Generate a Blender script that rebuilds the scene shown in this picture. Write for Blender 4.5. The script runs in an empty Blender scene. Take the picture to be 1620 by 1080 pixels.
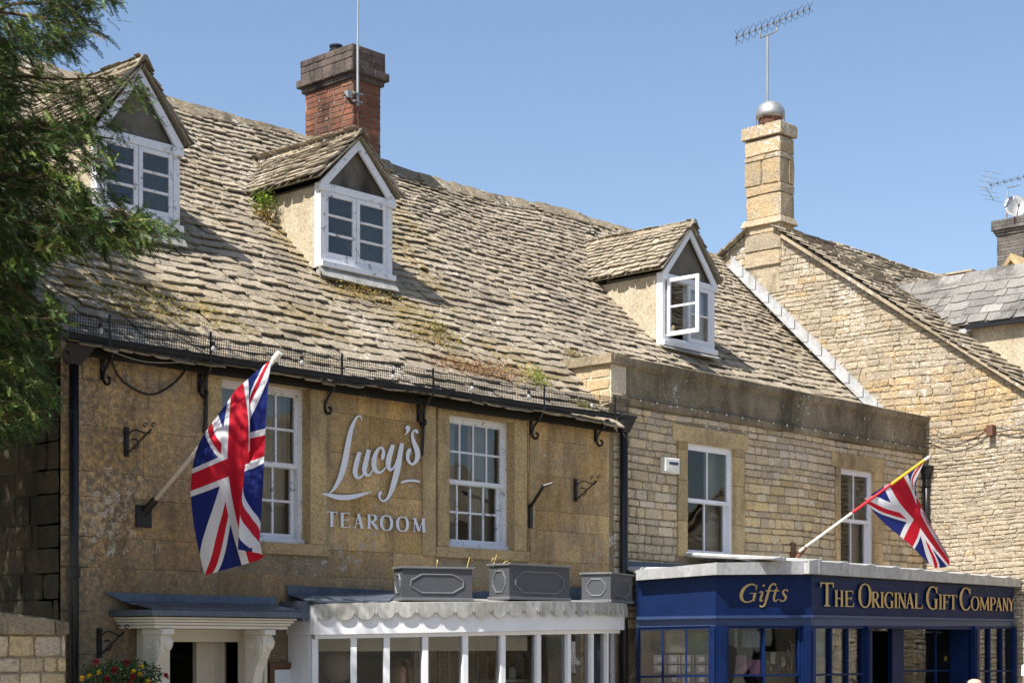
import bpy, math, random
from mathutils import Vector, Matrix
import numpy as np
S = bpy.context.scene
rad = math.radians
# ------------------------------------------------------------ camera, sky, sun, exposure
F_PX, HOR = 2692.0, 1020.0
YAW = math.atan2(2490.0, F_PX)
CA, SA = math.cos(YAW), math.sin(YAW)
EYE = 2.10                                   # eye height above the pavement
cam_d = bpy.data.cameras.new("camera")
cam = bpy.data.objects.new("camera", cam_d)
S.collection.objects.link(cam)
cam.location = (0, 0, EYE)
cam.rotation_euler = (rad(90), 0, YAW - rad(90))
cam_d.sensor_width = 36.0
cam_d.lens = 36.0 * F_PX / 1620.0
cam_d.shift_y = (HOR - 540.0) / 1620.0
cam_d.clip_end = 3000
S.camera = cam
SUN_EL, SUN_B = 54.0, -1.6                    # sun comes along +x (from the left), b = degrees behind the facade plane
w = bpy.data.worlds.new("World"); S.world = w; w.use_nodes = True
nt = w.node_tree
sky = nt.nodes.new("ShaderNodeTexSky"); sky.sky_type = 'NISHITA'; sky.sun_disc = False
sky.sun_elevation = rad(SUN_EL)
sky.altitude = 300; sky.air_density = 1.0; sky.dust_density = 1.6; sky.ozone_density = 1.6
bg = nt.nodes["Background"]
nt.links.new(sky.outputs[0], bg.inputs[0]); bg.inputs[1].default_value = 0.095
sd = Vector((-math.cos(rad(SUN_EL)) * math.cos(rad(SUN_B)), math.cos(rad(SUN_EL)) * math.sin(rad(SUN_B)), math.sin(rad(SUN_EL))))
sky.sun_rotation = math.atan2(sd.x, sd.y)
sl = bpy.data.lights.new("sun", 'SUN'); sl.energy = 4.6; sl.angle = rad(0.53); sl.color = (1.0, 0.95, 0.88)
so = bpy.data.objects.new("sun", sl); S.collection.objects.link(so)
so.rotation_euler = sd.to_track_quat('Z', 'Y').to_euler(); so.location = (-20, 0, 40)
S.view_settings.view_transform = 'Standard'; S.view_settings.look = 'None'
S.view_settings.exposure = 0.95; S.view_settings.gamma = 1.0
S.cycles.max_bounces = 6; S.cycles.transparent_max_bounces = 12

# ------------------------------------------------------------ pixel -> world on a known plane
def ray(px, py):
    u = (px - 810.0) / F_PX
    return Vector((CA + u * SA, SA - u * CA, (HOR - py) / F_PX))
def P(px, py, y=None, x=None, z=None):
    d = ray(px, py)
    if y is not None: t = y / d.y
    elif x is not None: t = x / d.x
    else: t = (z - EYE) / d.z
    return Vector((d.x * t, d.y * t, EYE + d.z * t))
def PX(px, y): return P(px, 0, y=y).x
FY = 12.8                                    # the facade plane
def F(px, py, off=0.0): return P(px, py, y=FY - off)

# ------------------------------------------------------------ mesh helper
class M:
    def __init__(s): s.v = []; s.f = []; s.t = []; s.uv = None
    def add(s, vs, fs, tint=(.5, .5, .5)):
        b = len(s.v); s.v += [tuple(p) for p in vs]
        for f in fs: s.f.append(tuple(b + i for i in f)); s.t.append(tint)
        return s
    def box(s, x0, x1, y0, y1, z0, z1, tint=(.5, .5, .5)):
        v = [(x, y, z) for z in (z0, z1) for y in (y0, y1) for x in (x0, x1)]
        return s.add(v, [(0, 2, 3, 1), (4, 5, 7, 6), (0, 1, 5, 4), (2, 6, 7, 3), (0, 4, 6, 2), (1, 3, 7, 5)], tint)
    def hexa(s, p, tint=(.5, .5, .5)):        # 4 bottom + 4 top corners in ring order
        return s.add(p, [(3, 2, 1, 0), (4, 5, 6, 7), (0, 1, 5, 4), (1, 2, 6, 5), (2, 3, 7, 6), (3, 0, 4, 7)], tint)
    def bar(s, a, b, w, h=None, up=(0, 0, 1), tint=(.5, .5, .5)):
        a = Vector(a); b = Vector(b); h = h or w; d = (b - a).normalized(); up = Vector(up)
        if abs(d.dot(up)) > .98: up = Vector((0, 1, 0))
        r = d.cross(up).normalized() * w / 2; q = r.cross(d).normalized() * h / 2
        return s.hexa([a - r - q, a + r - q, a + r + q, a - r + q, b - r - q, b + r - q, b + r + q, b - r + q], tint)
    def tube(s, pts, r, n=8, tint=(.5, .5, .5), cap=True):
        pts = [Vector(p) for p in pts]; N = len(pts)
        rr = r if isinstance(r, (list, tuple)) else [r] * N
        ref = Vector((0, 0, 1)); vs = []
        d0 = (pts[1] - pts[0]).normalized()
        if abs(d0.dot(ref)) > .9: ref = Vector((1, 0, 0))
        a = d0.cross(ref).normalized()
        for i in range(N):
            d = (pts[min(i + 1, N - 1)] - pts[max(i - 1, 0)]).normalized()
            a = (a - d * a.dot(d)).normalized(); b = d.cross(a)
            for k in range(n):
                t = 2 * math.pi * k / n
                vs.append(pts[i] + (a * math.cos(t) + b * math.sin(t)) * rr[i])
        fs = [(i * n + k, i * n + (k + 1) % n, (i + 1) * n + (k + 1) % n, (i + 1) * n + k) for i in range(N - 1) for k in range(n)]
        if cap: fs += [tuple(range(n - 1, -1, -1)), tuple((N - 1) * n + k for k in range(n))]
        return s.add(vs, fs, tint)
    def lathe(s, prof, c=(0, 0, 0), n=16, tint=(.5, .5, .5)):
        c = Vector(c)
        vs = [c + Vector((r * math.cos(2 * math.pi * k / n), r * math.sin(2 * math.pi * k / n), z)) for r, z in prof for k in range(n)]
        N = len(prof)
        fs = [(i * n + k, i * n + (k + 1) % n, (i + 1) * n + (k + 1) % n, (i + 1) * n + k) for i in range(N - 1) for k in range(n)]
        fs += [tuple(range(n - 1, -1, -1)), tuple((N - 1) * n + k for k in range(n))]
        return s.add(vs, fs, tint)
    def prism(s, poly, ext, tint=(.5, .5, .5)):   # polygon (3d points) extruded by vector ext
        n = len(poly); ext = Vector(ext); poly = [Vector(p) for p in poly]
        return s.add(poly + [p + ext for p in poly], [tuple(range(n)), tuple(range(2 * n - 1, n - 1, -1))] +
                     [(i, i + n, (i + 1) % n + n, (i + 1) % n) for i in range(n)], tint)
    def build(s, name, mat, parent=None, smooth=False, bevel=0, loc=None, fix=True):
        me = bpy.data.meshes.new(name)
        off = Vector(parent['_o']) if parent is not None and '_o' in parent.keys() else (Vector(loc) if loc is not None else Vector((0, 0, 0)))
        if parent is None and loc is None and s.v:
            a = np.array(s.v); off = Vector(((a[:, 0].min() + a[:, 0].max()) / 2, (a[:, 1].min() + a[:, 1].max()) / 2, a[:, 2].min()))
        o = bpy.data.objects.new(name, me)
        me.from_pydata([(p[0] - off.x, p[1] - off.y, p[2] - off.z) for p in s.v], [], s.f)
        at = me.color_attributes.new("tint", 'FLOAT_COLOR', 'CORNER')
        cnt = [len(f) for f in s.f]
        arr = np.repeat(np.array([(t[0], t[1], t[2], 1.0) for t in s.t], dtype=np.float32), cnt, axis=0)
        at.data.foreach_set("color", arr.ravel())
        if s.uv:
            ul = me.uv_layers.new(name="UVMap"); uu = np.array(s.uv, dtype=np.float32)
            li = np.zeros(len(me.loops), dtype=np.int32); me.loops.foreach_get("vertex_index", li)
            ul.data.foreach_set("uv", uu[li].ravel())
        if fix:
            import bmesh
            bm = bmesh.new(); bm.from_mesh(me); bmesh.ops.recalc_face_normals(bm, faces=bm.faces); bm.to_mesh(me); bm.free()
        me.materials.append(mat)
        if smooth: me.polygons.foreach_set("use_smooth", [True] * len(me.polygons))
        S.collection.objects.link(o)
        o.parent = parent
        if parent is None: o.location = off
        if parent is not None: o['_o'] = (off.x, off.y, off.z)
        else: o['_o'] = (off.x, off.y, off.z)
        if bevel:
            b = o.modifiers.new("bevel", 'BEVEL'); b.width = bevel; b.segments = 2; b.limit_method = 'ANGLE'
        return o
def thing(name, label, cat, loc=(0, 0, 0), group=None):
    o = bpy.data.objects.new(name, None); S.collection.objects.link(o); o.location = loc
    o.empty_display_size = .1
    o['_o'] = tuple(loc); o['label'] = label; o['category'] = cat
    if group: o['group'] = group
    return o
def tag(o, label, cat, group=None, kind=None):
    if label: o['label'] = label
    if cat: o['category'] = cat
    if group: o['group'] = group
    if kind: o['kind'] = kind
    return o
def copy_tree(o, parent=None):
    c = o.copy(); S.collection.objects.link(c); c.parent = parent
    for ch in [x for x in S.objects if x.parent is o]: copy_tree(ch, c)
    return c

# ------------------------------------------------------------ materials
class E:                                     # tiny expression layer over math nodes
    def __init__(s, nt, sock): s.nt = nt; s.s = sock
    def _m(s, op, *a):
        n = s.nt.nodes.new("ShaderNodeMath"); n.operation = op
        for i, x in enumerate((s,) + a):
            if isinstance(x, E): s.nt.links.new(x.s, n.inputs[i])
            else: n.inputs[i].default_value = float(x)
        return E(s.nt, n.outputs[0])
    def __add__(s, o): return s._m('ADD', o)
    def __sub__(s, o): return s._m('SUBTRACT', o)
    def __mul__(s, o): return s._m('MULTIPLY', o)
    def lt(s, o): return s._m('LESS_THAN', o)
    def gt(s, o): return s._m('GREATER_THAN', o)
    def abs(s): return s._m('ABSOLUTE')
    def max(s, o): return s._m('MAXIMUM', o)
def newmat(name):
    m = bpy.data.materials.new(name); m.use_nodes = True
    nt = m.node_tree; b = nt.nodes["Principled BSDF"]; return m, nt, b
def L(nt, a, b): nt.links.new(a, b)
def coords(nt, scale=(1, 1, 1), kind='pos'):
    if kind == 'pos':
        g = nt.nodes.new("ShaderNodeNewGeometry"); out = g.outputs['Position']
    else:
        g = nt.nodes.new("ShaderNodeTexCoord"); out = g.outputs['Object']
    mp = nt.nodes.new("ShaderNodeMapping"); mp.inputs['Scale'].default_value = scale
    L(nt, out, mp.inputs[0]); return mp.outputs[0]
def noise(nt, co, sc, det=4, rough=.6, dist=0):
    n = nt.nodes.new("ShaderNodeTexNoise"); L(nt, co, n.inputs['Vector'])
    n.inputs['Scale'].default_value = sc; n.inputs['Detail'].default_value = det
    n.inputs['Roughness'].default_value = rough; n.inputs['Distortion'].default_value = dist
    return n.outputs['Fac']
def ramp(nt, fac, stops):
    r = nt.nodes.new("ShaderNodeValToRGB"); L(nt, fac, r.inputs[0]); cr = r.color_ramp
    while len(cr.elements) < len(stops): cr.elements.new(.5)
    for e, (p, c) in zip(cr.elements, stops):
        e.position = p; e.color = (c, c, c, 1) if isinstance(c, (int, float)) else (c[0], c[1], c[2], 1)
    return r.outputs[0]
def mix(nt, fac, a, b, mode='MIX'):
    n = nt.nodes.new("ShaderNodeMix"); n.data_type = 'RGBA'; n.blend_type = mode
    for x, i in ((fac, 0), (a, 6), (b, 7)):
        if isinstance(x, (int, float)): n.inputs[i].default_value = x if i == 0 else (x, x, x, 1)
        elif isinstance(x, tuple): n.inputs[i].default_value = (x[0], x[1], x[2], 1)
        else: L(nt, x, n.inputs[i])
    return n.outputs[2]
def mathn(nt, op, a, b):
    n = nt.nodes.new("ShaderNodeMath"); n.operation = op
    for i, x in enumerate((a, b)):
        if isinstance(x, (int, float)): n.inputs[i].default_value = x
        else: L(nt, x, n.inputs[i])
    return n.outputs[0]
def bump(nt, b, h, strength=.4, dist=.02):
    n = nt.nodes.new("ShaderNodeBump"); n.inputs['Strength'].default_value = strength; n.inputs['Distance'].default_value = dist
    L(nt, h, n.inputs['Height']); L(nt, n.outputs[0], b.inputs['Normal'])
def stone(name, ca, cb, cc, lich=(.62, .6), lichc=(.55, .53, .47), dark=(.35, .5), darkc=.35, sc=1.0, bs=.5, rough=.92, lsc=9, low=None, dirtscale=(.9, .9, .35), bd=.015, orange=None, tv=.42, moss=None):
    """weathered stone: tint.r picks the hue, tint.g the brightness; noise adds mottling, lichen spots and streaky dirt"""
    m, nt, b = newmat(name); co = coords(nt)
    at = nt.nodes.new("ShaderNodeAttribute"); at.attribute_name = "tint"
    sp = nt.nodes.new("ShaderNodeSeparateColor"); L(nt, at.outputs['Color'], sp.inputs[0])
    c = mix(nt, sp.outputs[0], ca, cb)
    n1 = noise(nt, co, 2.3 * sc, 6, .65)
    c = mix(nt, ramp(nt, n1, [(.42, 0.), (.68, 1.)]), c, cc)
    n2 = noise(nt, co, 38 * sc, 4, .7)
    c = mix(nt, 1.0, c, ramp(nt, n2, [(.28, .5), (.5, .95), (.75, 1.3)]), 'MULTIPLY')
    g = mathn(nt, 'ADD', mathn(nt, 'MULTIPLY', sp.outputs[1], tv), 1.0 - tv * .5)
    c = mix(nt, 1.0, c, g, 'MULTIPLY')
    if orange:
        n5 = noise(nt, co, 1.7, 5, .7, .4)
        c = mix(nt, ramp(nt, n5, [(orange[0], 0.), (orange[0] + .08, .75)]), c, orange[1])
    if moss:  # real moss on slate; grime with painted tree shade on the ashlar
        mf = mathn(nt, 'MULTIPLY', sp.outputs[2], ramp(nt, noise(nt, co, 16, 5, .75), [(.42, 0.), (.56, 1.)]))
        c = mix(nt, mf, c, moss)
    dco = coords(nt, dirtscale); n3 = noise(nt, dco, 1.5, 6, .7, .5)
    c = mix(nt, ramp(nt, n3, [(dark[0], 1.), (dark[1], 0.)]), c, mix(nt, 1.0, c, darkc, 'MULTIPLY'))
    n4 = noise(nt, co, lsc, 5, .75, .3); n4b = noise(nt, co, 1.1, 3, .5)
    lf = mathn(nt, 'ADD', n4, mathn(nt, 'MULTIPLY', mathn(nt, 'SUBTRACT', n4b, .5), .5))
    c = mix(nt, ramp(nt, lf, [(lich[0], 0.), (lich[0] + .03, 1.)]), c, lichc)
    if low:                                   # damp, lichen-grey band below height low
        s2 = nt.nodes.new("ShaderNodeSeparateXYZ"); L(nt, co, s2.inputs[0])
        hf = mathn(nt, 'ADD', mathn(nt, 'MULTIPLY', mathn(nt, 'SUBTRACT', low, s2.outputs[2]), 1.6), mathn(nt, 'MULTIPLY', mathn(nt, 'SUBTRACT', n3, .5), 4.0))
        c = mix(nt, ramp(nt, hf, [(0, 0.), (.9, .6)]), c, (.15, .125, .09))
    L(nt, c, b.inputs['Base Color']); b.inputs['Roughness'].default_value = rough
    b.inputs['Specular IOR Level'].default_value = .25
    h = mathn(nt, 'ADD', mathn(nt, 'MULTIPLY', n2, .5), noise(nt, co, 9 * sc, 6, .7))
    bump(nt, b, h, bs, bd)
    return m
def paint(name, col, rough=.5, wear=0, wearc=(.25, .22, .18), sc=30, spec=.4, var=.12, metallic=0):
    m, nt, b = newmat(name); co = coords(nt)
    n = noise(nt, co, 6, 5, .6)
    c = mix(nt, 1.0, (col[0], col[1], col[2]), ramp(nt, n, [(.3, 1 - var), (.7, 1 + var)]), 'MULTIPLY')
    if wear:
        n2 = noise(nt, co, sc, 5, .75)
        c = mix(nt, ramp(nt, n2, [(1 - wear, 0.), (1 - wear + .02, 1.)]), c, wearc)
        bump(nt, b, n2, .25, .004)
    L(nt, c, b.inputs['Base Color']); b.inputs['Roughness'].default_value = rough
    b.inputs['Specular IOR Level'].default_value = spec; b.inputs['Metallic'].default_value = metallic
    return m
def lead(name, ca, cb, rough=.55):
    m, nt, b = newmat(name); co = coords(nt, (3, 3, .7)); n = noise(nt, co, 2.2, 6, .7, .6)
    n2 = noise(nt, coords(nt), 14, 5, .7)
    c = mix(nt, ramp(nt, n, [(.32, 0.), (.66, 1.)]), ca, cb)
    c = mix(nt, 1.0, c, ramp(nt, n2, [(.3, .78), (.7, 1.12)]), 'MULTIPLY')
    L(nt, c, b.inputs['Base Color']); b.inputs['Roughness'].default_value = rough; b.inputs['Metallic'].default_value = .25
    bump(nt, b, n2, .25, .01); return m
def glassmat(name, tint=(.9, .93, .95), base=.05, mul=1.0, wavy=.02):
    m = bpy.data.materials.new(name); m.use_nodes = True; nt = m.node_tree; nt.nodes.clear()
    out = nt.nodes.new("ShaderNodeOutputMaterial"); tr = nt.nodes.new("ShaderNodeBsdfTransparent")
    tr.inputs[0].default_value = (*tint, 1); gl = nt.nodes.new("ShaderNodeBsdfGlossy"); gl.inputs['Roughness'].default_value = 0.0
    fr = nt.nodes.new("ShaderNodeFresnel"); fr.inputs[0].default_value = 1.5
    f = mathn(nt, 'ADD', mathn(nt, 'MULTIPLY', fr.outputs[0], mul), base)
    mx = nt.nodes.new("ShaderNodeMixShader"); L(nt, f, mx.inputs[0]); L(nt, tr.outputs[0], mx.inputs[1]); L(nt, gl.outputs[0], mx.inputs[2])
    n = noise(nt, coords(nt), 2.2, 1, .4); bp = nt.nodes.new("ShaderNodeBump"); bp.inputs['Strength'].default_value = wavy; bp.inputs['Distance'].default_value = .3
    L(nt, n, bp.inputs['Height']); L(nt, bp.outputs[0], gl.inputs['Normal'])
    L(nt, mx.outputs[0], out.inputs[0]); return m
def tinted(name, rough=.8, mulc=(1, 1, 1), spec=.3, transl=0):   # colour straight from the tint attribute (leaves, goods)
    m, nt, b = newmat(name)
    at = nt.nodes.new("ShaderNodeAttribute"); at.attribute_name = "tint"
    L(nt, mix(nt, 1.0, at.outputs['Color'], tuple(mulc), 'MULTIPLY'), b.inputs['Base Color'])
    b.inputs['Roughness'].default_value = rough; b.inputs['Specular IOR Level'].default_value = spec
    if transl:
        t = nt.nodes.new("ShaderNodeBsdfTranslucent"); L(nt, at.outputs['Color'], t.inputs[0])
        mx = nt.nodes.new("ShaderNodeMixShader"); mx.inputs[0].default_value = transl
        o = nt.nodes["Material Output"]; L(nt, b.outputs[0], mx.inputs[1]); L(nt, t.outputs[0], mx.inputs[2]); L(nt, mx.outputs[0], o.inputs[0])
    return m
def flagmat(name):
    m, nt, b = newmat(name)
    tc = nt.nodes.new("ShaderNodeTexCoord"); sp = nt.nodes.new("ShaderNodeSeparateXYZ"); L(nt, tc.outputs['UV'], sp.inputs[0])
    X = (E(nt, sp.outputs[0]) - .5) * 60.0; Y = (E(nt, sp.outputs[1]) - .5) * 30.0
    k = 1 / math.sqrt(5)
    s1 = (X - Y * 2) * k; s2 = (X + Y * 2) * k
    white_s = s1.abs().lt(3.1).max(s2.abs().lt(3.1))
    left = X.lt(0); right = X.gt(0)
    r1 = (s1.gt(0) * s1.lt(2) * left) + (s1.lt(0) * s1.gt(-2) * right)
    r2 = (s2.lt(0) * s2.gt(-2) * left) + (s2.gt(0) * s2.lt(2) * right)
    red_s = r1.max(r2)
    wc = X.abs().lt(5.2).max(Y.abs().lt(5.2)); rc = X.abs().lt(3.2).max(Y.abs().lt(3.2))
    blue, white, red = (.012, .022, .15), (.72, .72, .76), (.52, .012, .03)
    c = mix(nt, white_s.s, blue, white); c = mix(nt, red_s.s, c, red); c = mix(nt, wc.s, c, white); c = mix(nt, rc.s, c, red)
    L(nt, c, b.inputs['Base Color']); b.inputs['Roughness'].default_value = .75; b.inputs['Specular IOR Level'].default_value = .2
    t = nt.nodes.new("ShaderNodeBsdfTranslucent"); L(nt, c, t.inputs[0])
    mx = nt.nodes.new("ShaderNodeMixShader"); mx.inputs[0].default_value = .35
    o = nt.nodes["Material Output"]; L(nt, b.outputs[0], mx.inputs[1]); L(nt, t.outputs[0], mx.inputs[2]); L(nt, mx.outputs[0], o.inputs[0])
    return m
MT = dict(
    ashlar=stone("ashlar_ochre", (.54, .34, .13), (.64, .44, .22), (.4, .29, .17), lich=(.64, .6), lichc=(.42, .38, .31), dark=(.36, .56), darkc=.55, bs=.4, lsc=13, low=2.95, dirtscale=(1.5, 1.5, .4), bd=.012, tv=.42, moss=(.2, .16, .115)),  # moss colour here is grime plus painted yew shade
    trim=stone("dressed_stone", (.48, .345, .16), (.55, .42, .23), (.38, .28, .155), lich=(.74, .6), dark=(.32, .52), darkc=.5, bs=.3, bd=.008),
    rubble=stone("rubble_stone", (.6, .44, .22), (.56, .48, .37), (.52, .42, .28), lich=(.66, .6), lichc=(.55, .53, .5), dark=(.3, .45), darkc=.7, bs=.5, lsc=12),
    gable=stone("gable_stone", (.43, .365, .27), (.48, .34, .17), (.37, .31, .23), lich=(.61, .6), lichc=(.62, .58, .52), dark=(.28, .42), darkc=.8, bs=1.0, lsc=18, tv=.3, bd=.03),
    mortar=stone("lime_mortar", (.3, .24, .16), (.33, .27, .18), (.27, .21, .14), bs=.4),
    gmortar=stone("gable_mortar", (.4, .33, .23), (.42, .35, .24), (.36, .3, .21), bs=.8),
    parapet=stone("parapet_stone", (.27, .22, .14), (.33, .27, .18), (.21, .17, .115), lich=(.65, .6), lichc=(.5, .5, .46), dark=(.4, .6), darkc=.42, bs=.4, lsc=17, bd=.01),
    slate=stone("stone_slate", (.435, .37, .275), (.335, .285, .215), (.39, .33, .245), lich=(.62, .6), lichc=(.6, .55, .47), dark=(.3, .48), darkc=.62, bs=1.0, sc=1.6, lsc=15, dirtscale=(1, 1, 1), bd=.03, tv=.4, moss=(.24, .17, .045)),
    underslate=paint("roof_battens", (.05, .04, .03), .9),
    ridge=stone("ridge_stone", (.38, .31, .22), (.28, .23, .165), (.2, .17, .11), lich=(.6, .6), bs=1.0, sc=2, bd=.03, orange=(.6, (.2, .17, .06))),
    blueslate=stone("grey_slate", (.2, .19, .175), (.27, .255, .235), (.18, .17, .155), lich=(.74, .6), lichc=(.4, .38, .33), bs=.25, rough=.7),
    render_c=stone("lime_render", (.47, .41, .3), (.5, .43, .32), (.4, .33, .22), lich=(.9, .9), dark=(.3, .48), darkc=.7, bs=.5),
    pebble=stone("grey_roughcast", (.17, .155, .13), (.2, .18, .15), (.13, .12, .1), lich=(.76, .6), bs=.9, sc=2),
    darkwall=stone("shaded_mossy_wall", (.07, .056, .034), (.05, .043, .028), (.034, .031, .02), lich=(.76, .6), dark=(.4, .6), darkc=.4, bs=.5),  # yew shade over the left gable is put into this dark colour
    white=paint("white_paint", (.74, .75, .77), .45, var=.05),
    whitew=paint("flaking_white_paint", (.72, .73, .76), .55, wear=.41, wearc=(.28, .28, .28), sc=14, var=.06),
    cream=paint("cream_paint", (.62, .58, .5), .5, var=.05),
    blue=paint("navy_gloss_paint", (.004, .016, .07), .45, var=.22, spec=.16),
    bluelt=paint("blue_moulding_paint", (.03, .055, .14), .35, var=.12, spec=.35),
    black=paint("black_iron_paint", (.012, .012, .014), .4, var=.2),
    gold=paint("gilt_lettering", (.5, .36, .15), .4, var=.1, metallic=.3),
    signw=paint("white_sign_face", (.74, .76, .8), .5, var=.02),
    lead=lead("blue_grey_lead", (.06, .085, .125), (.13, .155, .19)),
    leadl=lead("pale_lead", (.34, .34, .33), (.5, .5, .5)),
    leadm=lead("mossy_lead", (.22, .21, .18), (.5, .49, .46)),
    brick=stone("red_brick", (.23, .095, .055), (.15, .065, .045), (.17, .095, .065), lich=(.7, .6), lichc=(.35, .3, .27), bs=.5),
    bluebrick=stone("sooty_brick", (.11, .088, .078), (.14, .105, .09), (.08, .065, .06), lich=(.78, .6), bs=.5),
    bmortar=paint("brick_mortar", (.24, .19, .15), .9),
    greybrick=stone("grey_brick", (.13, .12, .115), (.18, .165, .15), (.1, .09, .085), lich=(.74, .6), bs=.5),
    planter=paint("grey_planter_lead", (.065, .069, .077), .5, var=.1),
    plantertrim=paint("planter_moulding", (.13, .135, .145), .5, var=.1),
    galv=paint("galvanised_steel", (.36, .36, .35), .5, var=.12, metallic=.7),
    rust=paint("rusty_steel", (.13, .06, .035), .75, var=.3),
    plastic=paint("cream_plastic", (.7, .68, .62), .4, var=.03),
    wood=paint("oak_frame", (.11, .055, .025), .5, var=.25),
    paper=paint("menu_paper", (.62, .65, .68), .6, var=.06),
    skin=paint("skin", (.58, .34, .26), .5, var=.04),
    hair=paint("fair_brown_hair", (.16, .09, .04), .6, var=.3),
    cloth=paint("dark_clothing", (.03, .03, .04), .8),
    room=paint("interior_plaster", (.26, .24, .21), .9, var=.03),
    roommid=paint("warm_interior", (.17, .14, .105), .9),
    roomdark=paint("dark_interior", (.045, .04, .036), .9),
    curtain=paint("beige_curtain", (.34, .31, .25), .9, var=.06),
    glass=glassmat("window_glass", base=.06), glassd=glassmat("shop_glass", base=.02, mul=.8),
    bark=stone("yew_bark", (.15, .09, .055), (.2, .13, .08), (.1, .065, .04), lich=(.8, .6), bs=.9, sc=3),
    leaf=tinted("yew_needles", .55, spec=.35, transl=.25), goods=tinted("assorted_goods", .7),
    plant=tinted("sedum_and_moss", .8, transl=.15),
    flag=flagmat("union_flag_cloth"),
    wire=paint("guard_wire", (.022, .022, .024), .45, metallic=.4),
    asphalt=stone("square_gravel", (.27, .235, .18), (.3, .26, .2), (.24, .21, .165), lich=(.9, .9), bs=.4),
    paving=stone("paving", (.36, .31, .23), (.4, .35, .27), (.32, .28, .21), lich=(.85, .9), bs=.3),
    yellow=paint("yellow_binding", (.62, .36, .02), .5, var=.05), redp=paint("red_binding", (.5, .02, .03), .5, var=.05),
    whitepole=paint("pole_varnish", (.72, .68, .6), .4, var=.08),
)
mb, _nt, _b = newmat("clear_bulb"); _b.inputs['Base Color'].default_value = (.8, .8, .8, 1); _b.inputs['Roughness'].default_value = .1
_b.inputs['Transmission Weight'].default_value = .6; MT['bulb'] = mb
ml, _nt, _b = newmat("lamp_shade_glow"); _b.inputs['Base Color'].default_value = (.7, .5, .2, 1); _b.inputs['Emission Color'].default_value = (1, .62, .2, 1); _b.inputs['Emission Strength'].default_value = .9; MT['glow'] = ml
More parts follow.
